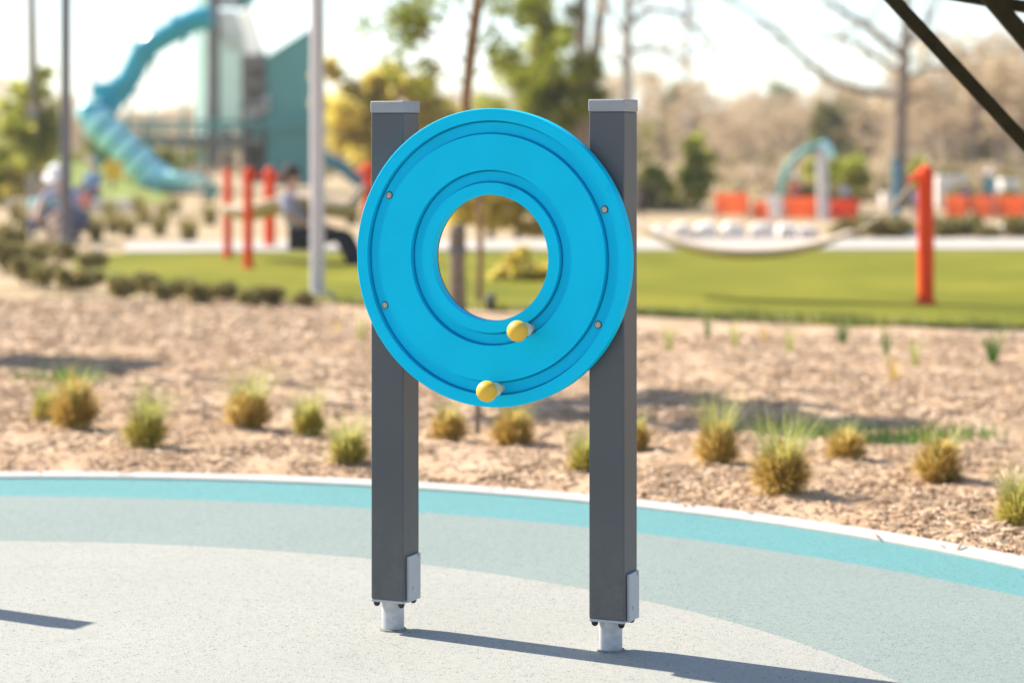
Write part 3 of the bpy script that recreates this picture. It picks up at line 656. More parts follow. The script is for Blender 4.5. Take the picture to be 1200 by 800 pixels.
# the slim sapling behind the disc
rng = random.Random(12); D0 = 18.6; x0, y0 = spot(562, 361)
o = empty('sapling', (x0, y0, 0), 'slim young pine whose thin trunk shows through the hole and above the disc', 'tree')
org = Vector((x0, y0, 0)); T = MB(); tips = []
line = [A(561, 366, D0), A(563, 300, D0), A(562, 230, D0), A(553, 170, D0), A(546, 120, D0), A(552, 60, D0), A(560, 0, D0), A(566, -80, D0), A(570, -200, D0), A(572, -290, D0)]
T.tube([p - org for p in line], [.030, .027, .028, .034, .044, .050, .048, .038, .025, .010], 10)
for px, py, ex, ey, dd in ((551, 75, 492, 32, .1), (553, 62, 585, 45, -.15), (548, 100, 500, 66, .3), (549, 90, 606, 55, .25), (557, 30, 515, -14, -.2), (560, 10, 600, -20, .1), (556, 40, 478, 24, .25), (564, -60, 500, -110, .2), (566, -90, 640, -150, -.2), (570, -180, 520, -230, .1), (571, -220, 615, -270, .2)):
    a = A(px, py, D0) - org; b = A(ex, ey, D0 + dd) - org; branching(T, a, b - a, (b - a).length, .013, 1, rng, .35, 6, tips, 0, (1, 2)); tips.append(b)
for px, py, ex, ey in ((505, 45, 486, 22), (505, 45, 474, 44), (500, 66, 484, 84), (585, 45, 612, 30), (572, 40, 580, 4), (515, 70, 505, 100), (590, 65, 618, 82)):
    b = A(ex, ey, D0) - org; T.tube([A(px, py, D0) - org, (A(px, py, D0) + A(ex, ey, D0)) / 2 - org + Vector((0, 0, .015)), b], [.009, .007, .004], 5); tips.append(b)
T.build('trunk', M['warm_bark'], o)
place('crown', leaf_mesh('crown', tip_clumps(tips, .165, rng), 2000, .020, M['needle'], 4, 7.0), o)
x, y = spot(559, 509)
prop(MB().tube([(0, 0, -.03), (.004, 0, .12), (-.004, .004, .26)], [.013, .012, .010], 9).build('garden_stake', M['weathered'], loc=(x, y, 0)), 'thin grey stake standing in the mulch just below the disc', 'stake')

# the young tree left of the picture whose crown shadow crosses the bed at right
o = empty('young_tree', (-3.75, 14.05, 0), 'slim young tree just left of the picture with its crown shadow on the mulch', 'tree')
rng = random.Random(8); T = MB(); tips = []
T.tube([(0, 0, -.05), (.02, 0, 2), (.0, .03, 3.9), (0, 0, 5.6)], [.035, .03, .024, .01], 9)
for k in range(16): z = 3.75 + 1.6 * k / 16; a = k * 2.4; branching(T, (0, 0, z), (math.cos(a), math.sin(a), .6), .48, .008, 1, rng, .5, 5, tips)
T.build('trunk', M['bark'], o); place('crown', leaf_mesh('crown', tip_clumps(tips, .17, rng), 3600, .07, M['lime'], 6), o)

# the pine pair behind the disc
def pine(px, py, d, trunks, clumps, nleaf, size, label, mat='pine', bark='bark', cat='tree', name='pine_tree', group=None, seed=0, long=3.0):
    x = (px - 600) / FPX * d; o = empty(name, (x, d, 0), label, cat, group); org = Vector((x, d, 0)); T = MB()
    for t in trunks: T.tube([A(a, b, d) - org if b is not None else Vector(((a - px) / FPX * d, 0, -.05)) for a, b, r in t], [r for a, b, r in t], 10)
    T.build('trunk', M[bark], o)
    q = random.Random(seed); cl = []
    for a, b, r in clumps:
        c = A(a, b, d) - org; rr = r / FPX * d
        for k in range(4): cl.append(((c.x + q.gauss(0, rr * .65), c.y + q.gauss(0, rr * .9), c.z + q.gauss(0, rr * .5)), (rr * .85, rr * .85, rr * .6)))
    place('crown', leaf_mesh('crown', cl, nleaf, size, M[mat], seed, long), o); return o
pine(682, 235, 46, [((678, None, .16), (680, 120, .15), (681, 60, .13), (682, 0, .12), (682, -200, .06)), ((690, None, .15), (692, 120, .14), (698, 60, .12), (706, 0, .11), (722, -200, .05))],
     [(640, 20, 20), (625, 8, 16), (650, 45, 16), (665, 75, 24), (688, 82, 20), (640, 100, 22), (665, 118, 26), (690, 112, 20), (628, 120, 18), (610, 92, 14), (675, 145, 26), (640, 140, 24), (700, -40, 30), (670, -80, 40), (645, -20, 24)], 4200, .065,
     'dark green twin trunked pine above the right half of the disc', seed=2, long=7)
pine(640, 235, 49, [((630, None, .12), (632, 100, .1), (634, 0, .07), (635, -90, .03))], [(630, 40, 26), (618, 75, 24), (645, 60, 18), (625, 5, 22), (606, 115, 26), (655, 110, 24), (640, -40, 24), (632, 140, 30)], 3600, .06,
     'pale yellow green tree just left of the twin trunked pine', 'lime', seed=3, name='leafy_tree', long=6)
pine(455, 235, 55, [((448, None, .13), (446, 150, .11), (440, 112, .08), (405, 88, .05), (380, 76, .03)), ((452, None, .10), (458, 130, .08), (470, 95, .03))],
     [(383, 78, 9), (396, 84, 9), (462, 98, 16), (440, 105, 20), (420, 112, 18), (475, 112, 16), (400, 125, 18), (505, 128, 20), (430, 135, 26), (470, 140, 26), (520, 140, 22), (405, 150, 18), (455, 165, 26), (500, 170, 26)], 5200, .16,
     'golden leaved tree behind the left post with a branch reaching left', 'gold', seed=5, name='golden_tree', long=2.4)
pine(575, 281, 31.6, [((575, None, .06), (577, 240, .05), (580, 190, .02)), ((605, None, .05), (612, 230, .03))], [(525, 250, 16), (540, 238, 18), (548, 262, 14), (562, 228, 22), (585, 245, 22), (612, 238, 22), (600, 262, 16), (635, 252, 18), (650, 238, 14), (575, 200, 24), (615, 200, 22), (645, 210, 18), (535, 205, 18), (590, 172, 20), (550, 180, 14), (628, 175, 14)], 2000, .085,
     'golden yellow bush seen through the upper half of the hole', 'gold', seed=6, name='golden_bush', cat='bush')
pine(606, 333, 21.7, [((606, None, .02), (606, 312, .012)), ((608, None, .02), (598, 318, .01))], [(605, 302, 10), (615, 310, 12), (592, 316, 11), (628, 317, 10), (610, 323, 14), (588, 324, 9), (638, 321, 9)], 1500, .045,
     'low yellow flowering shrub on the lawn seen through the hole', 'gold', seed=7, name='yellow_shrub', cat='bush')
pine(36, 235, 46, [((38, None, .13), (39, 120, .12), (38, 60, .11), (37, 0, .10), (36, -260, .04))], [(32, 110, 14), (20, 122, 14), (50, 118, 12), (44, 88, 9), (15, 145, 18), (35, 142, 18), (60, 140, 14), (25, 165, 20), (55, 168, 18), (5, 150, 16), (68, 158, 10), (40, 185, 22), (8, 180, 20)], 2600, .09,
     'green young pine with a pale thin trunk at the far left', 'lime', 'pale_bark', seed=8)
for px, py, cl, lab, mt in ((22, 238, [(22, 192, 9), (24, 205, 10), (20, 218, 11), (26, 228, 12)], 'upright bright yellow shrub at the far left', 'gold'), (46, 240, [(44, 205, 9), (50, 216, 9), (40, 226, 12), (52, 230, 10)], 'orange yellow shrub left of the white hat', 'wood'),
        (0, 240, [(0, 215, 14), (8, 225, 14), (-5, 200, 12)], 'olive yellow shrub at the left edge above the low wall', 'lime'), (760, 235, [(760, 205, 18), (775, 220, 16), (750, 222, 14)], 'lime green bush right of the panel', 'lime'),
        (815, 238, [(815, 170, 12), (818, 190, 14), (812, 210, 14), (820, 225, 12)], 'upright lime bush in front of the brown trees', 'lime'), (985, 240, [(985, 205, 14), (1000, 200, 14), (975, 212, 12), (1012, 215, 10)], 'lime bush beside the teal arch', 'lime'), (1070, 240, [(1068, 200, 12), (1072, 215, 12), (1066, 228, 10)], 'lime bush behind the top of the big orange post', 'lime'),
        (160, 225, [(160, 185, 18), (130, 178, 16), (185, 192, 16), (205, 200, 16), (110, 175, 14), (225, 185, 14)], 'dark green bushes on the mound under the tube slide', 'pine'), (12, 205, [(12, 190, 30), (50, 196, 24), (75, 180, 16)], 'green bush behind the yellow shrub at left', 'pine')):
    M_ = 'barrier' if mt == 'wood' else mt
    pine(px, py, 66 if py in (225, 205) else 48, [((px, None, .04), (px, 215, .02))], cl, 380 + 120 * len(cl), .11, lab, M_ if M_ != 'barrier' else 'gold', seed=px + 90, name='garden_shrub', cat='bush')

# the bare tree at right with its long limbs
d = 44; o = empty('bare_tree', ((1054 - 600) / FPX * d, d, 0), 'bare leafless tree behind the big orange post with limbs reaching left', 'tree'); org = o.location.copy(); T = MB(); tips = []; rng = random.Random(4)
T.tube([A(1054, 246, d) - org, A(1054, 180, d) - org, A(1057, 110, d) - org, A(1060, 60, d) - org, A(1063, 0, d) - org, A(1066, -90, d) - org], [.17, .145, .125, .10, .08, .04], 12)
for pts, r in (([(1057, 112), (1015, 107), (977, 96), (945, 72), (920, 47), (890, 22), (845, -4), (800, -40)], .05), ([(1060, 66), (1040, 52), (1015, 30), (985, 12), (962, -4), (930, -40)], .06), ([(1058, 85), (1035, 72), (1010, 52), (980, 45), (950, 40)], .035),
        ([(1060, 55), (1085, 30), (1100, 0), (1115, -40)], .05), ([(1058, 95), (1085, 80), (1110, 78), (1140, 60)], .035), ([(1056, 120), (1080, 112), (1105, 95)], .03)):
    T.tube([A(a, b, d + .3 * math.sin(a)) - org for a, b in pts], [1.5 * r * (1 - .7 * i / (len(pts) - 1)) for i in range(len(pts))], 8)
    for a, b in pts[1:]:
        for k in range(2): branching(T, A(a, b, d + .3 * math.sin(a)) - org, (rng.gauss(0, .8), rng.gauss(0, .6), rng.gauss(.35, .5)), rng.uniform(.5, 1.1), .016, 2, rng, .6, 4, tips)
T.build('trunk', M['bark'], o)
place('crown', leaf_mesh('crown', tip_clumps(tips, .10, rng), 900, .035, M['twig'], 3, 4.0), o)

d = 43; o = empty('bare_tree', ((736 - 600) / FPX * d, d, 0), 'pale leafless tree rising just right of the right post', 'tree'); org = o.location.copy(); T = MB(); tips = []; rng = random.Random(14)
T.tube([A(738, 250, d) - org, A(737, 160, d) - org, A(734, 90, d) - org, A(736, 30, d) - org, A(733, -60, d) - org], [.13, .115, .10, .085, .04], 12)
for pts, r in (([(735, 62), (760, 57), (785, 60), (800, 70)], .04), ([(735, 30), (760, 10), (790, 14), (815, 34), (840, 66)], .05), ([(736, 45), (720, 20), (700, -8)], .04), ([(734, 80), (715, 62), (705, 40)], .03), ([(735, 10), (765, -12), (800, -20)], .05)):
    T.tube([A(a, b, d + .3 * math.sin(a)) - org for a, b in pts], [1.4 * r * (1 - .7 * i / (len(pts) - 1)) for i in range(len(pts))], 8)
    for a, b in pts[1:]:
        for k in range(2): branching(T, A(a, b, d + .3 * math.sin(a)) - org, (rng.gauss(0, .8), rng.gauss(0, .6), rng.gauss(.35, .5)), rng.uniform(.4, .9), .016, 2, rng, .6, 4, tips)
T.build('trunk', M['pale_bark'], o)
place('crown', leaf_mesh('crown', tip_clumps(tips, .10, rng), 500, .035, M['twig'], 3, 4.0), o)

# far trees: a few kinds, copied one by one
def bare_kind(seed, h=6.0):
    q = random.Random(seed); T = MB(); tips = []
    T.tube([(0, 0, -.1), (.05, 0, h * .2), (0, .05, h * .45), (.04, 0, h * .8)], [.16, .13, .10, .03], 7)
    for k in range(14):
        a = k * 2.4; z = h * (.16 + .6 * k / 14); branching(T, (0, 0, z), (math.cos(a), math.sin(a), .75), h * .3 * (1.1 - .4 * k / 14), .05, 2, q, .5, 4, tips)
    return T.data('trunk', M['bark'], smooth=False), leaf_mesh('crown', tip_clumps(tips, .40, q), 1700, .075, M['twig'], seed, 5.5)
def green_kind(seed, h=6.0, w=1.5, mat='far_green'):
    q = random.Random(seed); T = MB(); cl = []
    T.tube([(0, 0, -.1), (.05, 0, h * .4), (0, 0, h * .92)], [.17, .12, .03], 7)
    for k in range(26):
        t = k / 26; a = k * 2.4; r = w * (1 - .75 * t) * q.uniform(.5, 1); z = h * (.22 + .76 * t); p = Vector((r * math.cos(a), r * math.sin(a), z))
        T.tube([(0, 0, z - .3), p], [.03, .012], 4); cl.append((p, q.uniform(.35, .65)))
    return T.data('trunk', M['bark'], smooth=False), leaf_mesh('crown', cl, 2600, .16, M[mat], seed, 1.8)
kinds = {'B': [bare_kind(s) for s in (1, 2, 3, 4)], 'E': [green_kind(s) for s in (5, 6)], 'Y': [green_kind(7, 6, 1.7, 'lime')]}
words = {'B': 'bare brown tree', 'E': 'olive green tree', 'Y': 'lime green tree'}
far = [(-40, 90, 120, 'B'), (15, 100, 150, 'B'), (70, 115, 150, 'B'), (98, 125, 140, 'B'), (130, 135, 150, 'B'), (165, 130, 140, 'B'), (205, 128, 150, 'B'), (250, 125, 140, 'B'), (298, 128, 120, 'B'), (345, 130, 150, 'B'), (392, 112, 150, 'B'), (420, 125, 130, 'B'),
       (470, 118, 150, 'B'), (512, 100, 140, 'B'), (556, 110, 150, 'B'), (600, 100, 150, 'B'), (650, 105, 160, 'B'), (724, 85, 140, 'B'), (752, 112, 120, 'B'), (768, 138, 95, 'Y'), (796, 95, 120, 'E'), (836, 122, 160, 'B'), (862, 108, 170, 'B'), (888, 118, 150, 'B'),
       (915, 97, 180, 'E'), (943, 122, 170, 'B'), (965, 128, 150, 'B'), (988, 104, 150, 'E'), (1016, 118, 160, 'B'), (1040, 122, 170, 'B'), (1082, 118, 160, 'B'), (1108, 112, 150, 'B'), (1134, 120, 170, 'B'), (1160, 100, 150, 'B'), (1188, 85, 140, 'B'), (1225, 90, 150, 'B'), (1262, 100, 140, 'B')]
far += [(1142, 48, 72, 'B'), (1170, 25, 74, 'B'), (1201, 42, 78, 'B'), (1112, 78, 80, 'B'), (777, 84, 78, 'B'), (1012, 92, 82, 'B')]
far += [(745, 140, 85, 'Y'), (820, 132, 90, 'B'), (873, 128, 85, 'B'), (902, 108, 95, 'B'), (935, 116, 90, 'B'), (968, 118, 82, 'E'), (1002, 104, 88, 'E'), (1027, 132, 85, 'B'), (1092, 126, 90, 'B'), (1126, 112, 85, 'B'), (1151, 132, 80, 'E'), (1176, 98, 85, 'B'), (1206, 120, 90, 'B')]
far.sort()
cnt = {'B': 0, 'E': 0, 'Y': 0}
for i, (px, ty, d, k) in enumerate(far):
    tr, cr = kinds[k][i % len(kinds[k])]; x = (px - 600) / FPX * d; h = EYE + (HOR - ty) / FPX * d
    nw = cnt[k]; cnt[k] += 1
    ordn = ('%s' % order[nw]) if nw < 45 else order[0]
    rest = len([1 for f in far[i + 1:] if f[3] == k])
    if rest < nw: lab = '%s %s from the right in the far treeline' % (order[rest], words[k])
    else: lab = '%s %s from the left in the far treeline' % (ordn, words[k])
    o = empty('far_tree', (x, d, 0), lab, 'tree', 'trees of the far treeline', rz=i * 1.3); s = h / 6.0; o.scale = (s * 1.35, s * 1.35, s)
    place('trunk', tr, o); place('crown', cr, o)
g2 = np.random.default_rng(2); cl = []
for k in range(260):
    X = g2.uniform(-85, 85); d = g2.uniform(205, 250); h = 4.2 + 1.4 * noise.noise(Vector((X * .09, 0, 7))); cl.append(((X, d, h * g2.uniform(.15, .85)), (2.4, 2.4, 1.1)))
prop(place('distant_woods', leaf_mesh('distant_woods', cl, 42000, .42, M['twig'], 9, 2.2)), 'brown leafless woods in a band along the horizon', 'woods', kind='stuff')
cl = []
for k in range(520):
    d = g2.uniform(78, 175); X = g2.uniform(-.26, .27) * d; h = .35 + .6 * g2.random() + (d - 78) * .007
    if -.18 * d < X < -.07 * d and d < 90: continue
    cl.append(((X, d, h * .5 - .03), (1.3, 1.3, h * .55)))
for k in range(150):
    d = g2.uniform(52, 80); X = g2.uniform(.06, .26) * d; h = g2.uniform(.2, .6); cl.append(((X, d, h * .5 - .03), (.8, .8, h * .55)))
prop(place('dry_scrub', leaf_mesh('dry_scrub', cl, 46000, .22, M['scrub'], 19, 2.2)), 'mottled brown and olive scrub covering the flat ground before the far trees', 'scrub', kind='stuff')
for i, (px, d, h, w, lab) in enumerate(((768, 70, .55, 1.0, 'first mauve brown thicket right of the panel'), (800, 72, .5, 1.1, 'second mauve brown thicket right of the panel'), (835, 70, .5, 1.1, 'third mauve brown thicket right of the panel'), (1020, 66, .6, 1.2, 'mauve brown thicket left of the bare tree'), (1120, 68, .5, 1.2, 'mauve brown thicket right of the big orange post'), (1175, 70, .6, 1.3, 'mauve brown thicket at the right edge'), (880, 74, .5, 1.2, 'mauve brown thicket behind the white ball'), (945, 72, .6, 1.2, 'mauve brown thicket behind the teal arch'))):
    x = (px - 600) / FPX * d; q = random.Random(i); c = [((q.gauss(0, w * .5), q.gauss(0, .4), h * q.uniform(.2, .9)), (.5, .5, .3)) for _ in range(8)]
    o = empty('thicket', (x, d, 0), lab, 'bush', 'brown thickets before the far trees'); place('twigs', leaf_mesh('twigs', c, 900, .09, M['twig'], i, 3), o)

# ------------------------------------------------------------------ dark timber frame at the upper right
d = 7.9; o = empty('timber_frame', (2.75, d, 0), 'dark timber frame with two sloping braces at the upper right corner', 'frame'); org = o.location.copy()
def part_bar(a, b, w, h, name, mat): return MB().bar(Vector(a) - org, Vector(b) - org, w, h).build(name, M[mat], o, smooth=False, bevel=.006)
part_bar(A(1006, -44, d), A(1624, 626, d), .045, .045, 'brace', 'beam')
part_bar(A(1128, -40, d + .15), A(1340, 206, d + .15), .058, .058, 'brace', 'beam')
part_bar(A(1000, -26, d + .3), A(1340, 32, d + .3), .08, .040, 'beam', 'beam')
part_bar(A(1100, -34, d + .32), A(1340, 6, d + .32), .12, .070, 'rail', 'wood')
part_bar(A(1340, -60, d + .15), A(1340, 640, d + .15), .11, .11, 'post', 'beam')

# ------------------------------------------------------------------ play tower, bridge and slides
d = 62.0
tw = empty('play_tower', ((300 - 600) / FPX * d, d, 0), 'tall teal and mint play tower behind the light grey pole', 'play tower'); org = tw.location.copy()
def px_box(x0, y0, x1, y1, dd, th, name, mat, parent, ref, bevel=.02):
    a, b = A(x0, y1, dd), A(x1, y0, dd); c = (a + b) / 2 - ref
    return MB().box((c.x, c.y, c.z), (b.x - a.x, th, b.z - a.z)).build(name, M[mat], parent, smooth=False, bevel=bevel)
def px_poly(pts, dd, th, name, mat, parent, ref):
    n = len(pts); vs = [A(x, y, dd) - ref for x, y in pts]; mb = MB()
    mb.add([v for v in vs] + [v + Vector((0, th, 0)) for v in vs], [tuple(range(n)), tuple(range(2 * n - 1, n - 1, -1))] + [(i, (i + 1) % n, n + (i + 1) % n, n + i) for i in range(n)])
    return mb.build(name, M[mat], parent, smooth=False)
px_poly([(312, 66), (366, 32), (366, 218), (312, 218)], d, 1.2, 'side_panel', 'teal_panel', tw, org)
px_box(258, 40, 281, 150, d + .2, .5, 'column', 'mint', tw, org); px_box(229, -60, 241, 196, d + .6, .3, 'column', 'mint', tw, org)
px_box(243, -60, 257, 196, d - .1, .3, 'column', 'tower_grey', tw, org); px_box(283, 150, 292, 198, d + .3, .2, 'column', 'tower_grey', tw, org); px_box(262, 152, 272, 198, d + .4, .2, 'column', 'tower_grey', tw, org)
px_poly([(250, 14), (277, 12), (286, 38), (289, 62), (268, 62), (256, 42)], d - .1, .06, 'roof_shell', 'sail', tw, org)
px_poly([(277, 20), (294, 6), (311, 62), (288, 66)], d + .5, .06, 'roof_panel', 'sail', tw, org)
px_poly([(276, -10), (300, -10), (296, 4), (280, 12)], d + .2, .3, 'roof_trim', 'teal_panel', tw, org)
px_box(246, -4, 280, 8, d + .1, .3, 'roof_beam', 'tower_grey', tw, org)
for y in (70, 94, 118): px_box(284, y, 312, y + 8, d + .1, .8, 'floor', 'tower_grey', tw, org)
for x in (286, 296, 306): px_box(x, 64, x + 4, 150, d + .15, .1, 'net_rail', 'tower_grey', tw, org)
px_poly([(286, 132), (314, 108), (316, 130), (290, 140)], d - .2, .06, 'step_panel', 'sail', tw, org)
px_box(258, 158, 280, 178, d - .2, .06, 'step_panel', 'sail', tw, org)
px_box(283, 62, 312, 215, d + .9, .2, 'back_panel', 'tower_grey', tw, org)
br = empty('play_bridge', ((210 - 600) / FPX * 66, 66, 0), 'long grey footbridge with a teal rail left of the play tower', 'bridge'); org = br.location.copy()
px_box(112, 160, 312, 171, 62.6, 1.9, 'deck', 'tower_grey', br, org)
px_box(120, 141, 436, 146, 61.4, .08, 'rail', 'teal_panel', br, org); px_box(120, 150, 436, 153, 61.4, .06, 'rail', 'teal_panel', br, org)
for x in range(124, 312, 22): px_box(x, 141, x + 3, 166, 61.4, .08, 'baluster', 'teal_panel', br, org)
for x in (112, 172, 232, 300): px_box(x, 165, x + 6, 196, 66, .16, 'post', 'teal_panel', br, org)
px_box(376, 148, 436, 156, 66, 1.2, 'deck', 'tower_grey', br, org)
ts = empty('tube_slide', ((165 - 600) / FPX * 61, 61, 0), 'bright teal tube slide that zigzags down from the play tower to the left', 'slide'); org = ts.location.copy()
R_ = 15.5 / FPX * 61
def spline(P, k=6):
    P = [Vector(p) for p in P]; L = []
    for i in range(len(P) - 1):
        a, b, c, e = P[max(i - 1, 0)], P[i], P[i + 1], P[min(i + 2, len(P) - 1)]
        for j in range(k): t = j / k; L.append(.5 * ((2 * b) + (c - a) * t + (2 * a - 5 * b + 4 * c - e) * t * t + (3 * b - a - 3 * c + e) * t ** 3))
    return L + [P[-1]]
up = spline([A(248, 20, 61) - org, A(226, 25, 61) - org, A(203, 37, 61) - org, A(178, 52, 61) - org, A(165, 66, 61) - org, A(154, 88, 61) - org, A(142, 106, 61) - org, A(131, 118, 60.9) - org, A(124, 132, 60.6) - org])
low = spline([A(106, 128, 60.2) - org, A(110, 139, 60.1) - org, A(122, 151, 60) - org, A(138, 166, 60) - org, A(154, 181, 60) - org, A(169, 196, 60) - org, A(182, 208, 60) - org, A(194, 214, 60) - org])
MB().tube(up, R_ * .9, 20).build('tube', M['teal'], ts); MB().tube(low, R_ * .98, 20).build('tube', M['teal'], ts)
MB().ball(A(106, 133, 60.2) - org, R_ * 1.05, 18, 12).build('elbow', M['aqua_and_lit_teal'], ts)
MB().tube([A(140, 106, 60.9) - org, A(122, 107, 60.8) - org, A(108, 107, 60.8) - org], [R_ * .75, R_ * .7, R_ * .62], 18).build('elbow_cap', M['teal'], ts)
def collar_at(L, i, mat): t = (L[min(i + 1, len(L) - 1)] - L[i - 1]).normalized(); MB().tube([L[i] - t * .07, L[i] + t * .07], R_ * 1.2, 20).build('collar', M[mat], ts)
for i in (10, 22, 34): collar_at(up, i, 'teal')
for i in range(9, 42, 6):
    t = (low[min(i + 2, len(low) - 1)] - low[i - 1]).normalized(); MB().tube([low[i] - t * .20, low[i] - t * .16, low[i] + t * .16, low[i] + t * .20], [R_ * 1.0, R_ * 1.22, R_ * 1.22, R_ * 1.0], 20).build('collar', M['aqua_and_lit_teal'], ts)  # sunlit tops of the ribs put into their paler colour
e0, e1 = A(188, 213, 59.8) - org, A(236, 216, 59.4) - org
ch = MB(); nseg = 12
for k in range(2):
    p = (e0, e1)[k]
    for j in range(nseg + 1): a = math.pi * (1 + j / nseg); ch.v.append((p.x, p.y + math.cos(a) * .5, p.z + .28 + math.sin(a) * .52))
for j in range(nseg): ch.f.append((j, j + 1, nseg + 2 + j, nseg + 1 + j)); ch.m.append(0)
c_ = ch.build('exit_chute', M['aqua_and_lit_teal'], ts); c_.modifiers.new('thickness', 'SOLIDIFY').thickness = .06
for x, y in ((150, 95), (178, 60), (150, 182), (118, 150), (215, 40)): px_box(x - 1.5, y, x + 1.5, 197, 61.6, .1, 'support', 'teal_panel', ts, org)
cs = empty('chute_slide', ((405 - 600) / FPX * 60, 60, 0), 'deep blue open slide chute between the grey pole and the left post', 'slide'); org = cs.location.copy()
L = spline([A(368, 166, 60) - org, A(384, 180, 60) - org, A(402, 190, 60) - org, A(420, 206, 60) - org, A(440, 220, 60) - org]); ch = MB(); n = len(L)
for p in L:
    for j in range(9): a = math.pi * (1 + j / 8); ch.v.append((p.x, p.y + math.cos(a) * .5, p.z + math.sin(a) * .36))
for i in range(n - 1):
    for j in range(8): b = i * 9 + j; ch.f.append((b, b + 1, b + 10, b + 9)); ch.m.append(0)
c_ = ch.build('chute', M['blue_chute'], cs); c_.modifiers.new('thickness', 'SOLIDIFY').thickness = .08
px_box(378, 186, 382, 199, 60, .1, 'support', 'teal_panel', cs, org); px_box(404, 196, 408, 204, 60, .1, 'support', 'teal_panel', cs, org)
sg = empty('play_board', ((132 - 600) / FPX * 52, 52, 0), 'square yellow board on the grass mound under the tube slide', 'board'); org = sg.location.copy()
px_box(122, 188, 143, 211, 52, .08, 'board', 'gold_board' if 'gold_board' in M else 'yellow', sg, org); px_box(130, 209, 134, 224, 52, .07, 'post', 'tower_grey', sg, org)

# ------------------------------------------------------------------ right side: arch, barrier boards, people's white ball
d = 40.0; ar = empty('play_arch', ((965 - 600) / FPX * d, d, 0), 'light grey post with a bent teal arm beside the orange boards', 'play arch'); org = ar.location.copy()
MB().tube([A(965, 258, d) - org, A(964, 215, d) - org, A(962, 172, d) - org], .10, 16).build('post', M['steel'], ar)
MB().tube(spline([A(966, 172, d) - org, A(952, 172, d) - org, A(936, 182, d) - org, A(924, 195, d) - org, A(917, 212, d) - org, A(915, 228, d) - org]), .065, 12).build('arm', M['teal_panel'], ar)
MB().tube(spline([A(962, 168, d) - org, A(970, 172, d) - org, A(974, 185, d) - org]), .07, 12).build('hook', M['aqua_and_lit_teal'], ar)
MB().tube([A(915, 228, d) - org, A(915, 256, d) - org], .05, 12).build('leg', M['steel'], ar)
for x0, x1, yt, mat, lab in ((838, 878, 227, 'barrier', 'leftmost low orange board behind the pale stone blocks'), (882, 909, 236, 'barrier', 'short orange board just left of the child in white'), (912, 960, 231, 'barrier', 'orange board between the white ball and the grey arch post'), (972, 1006, 234, 'barrier_red', 'darker red board right of the grey arch post'),
        (1108, 1134, 230, 'barrier', 'orange board just right of the big orange post'), (1139, 1163, 230, 'barrier', 'narrow orange board second from the right edge'), (1166, 1204, 230, 'barrier', 'orange board at the right edge')):
    d = 40.5; b = empty('barrier_board', (((x0 + x1) / 2 - 600) / FPX * d, d, 0), lab, 'barrier', 'low orange boards at the far right'); org = b.location.copy()
    for k in range(2): px_box(x0, yt + k * 12.5, x1, yt + 12 + k * 12.5, d, .05, 'plank', mat, b, org, .01)
    px_box(x0 + 2, yt + 2, x0 + 5, 257, d + .06, .06, 'stake', 'weathered', b, org, .005); px_box(x1 - 5, yt + 2, x1 - 2, 257, d + .06, .06, 'stake', 'weathered', b, org, .005)
for px0, px1, yt, lab in ((1094, 1130, 206, 'pale concrete planter box right of the big orange post'), (1032, 1046, 226, 'small pale planter box left of the dark teal post'), (1170, 1192, 210, 'pale planter box near the right edge')):
    pl = empty('planter_box', (((px0 + px1) / 2 - 600) / FPX * 47, 47, 0), lab, 'planter', 'pale planter boxes behind the orange boards'); org = pl.location.copy()
    px_box(px0, yt, px1, 243, 47, .7, 'box', 'stone', pl, org); c = A((px0 + px1) / 2, yt - 3, 47.3) - org
    place('foliage', leaf_mesh('foliage', [(c, ((px1 - px0) * .008, .25, .10))], 260, .09, M['olive'], px0), pl)
for px, top, r, lab in ((752, 222, 13, 'dark olive bush beside the right post of the panel'), (790, 232, 12, 'low dark bush behind the first stone blocks'), (948, 222, 12, 'dark bush under the teal arch'), (986, 218, 13, 'dark bush right of the grey arch post'), (1128, 222, 12, 'dark bush behind the orange boards right of the orange post'), (1184, 226, 11, 'dark bush between the orange boards near the right edge')):
    pine(px, 243, 46, [((px, None, .03), (px, top + 8, .015))], [(px - r * .6, top + r * .8, r * .8), (px + r * .7, top + r, r * .8), (px, top + r * .3, r * .7), (px, top + r * 1.5, r)], 700, .08, lab, 'olive', seed=px, name='dark_bush', cat='bush', group='dark bushes behind the orange boards')
tp = empty('play_post', ((1052 - 600) / FPX * 42, 42, 0), 'slim dark teal post in front of the bare tree trunk', 'post'); org = tp.location.copy()
MB().tube([A(1050, 254, 42) - org, A(1050, 188, 42) - org], .07, 12).build('pole', M['blue_chute'], tp); MB().ball(A(1050, 186, 42) - org, .085).build('cap', M['dark_steel'], tp)

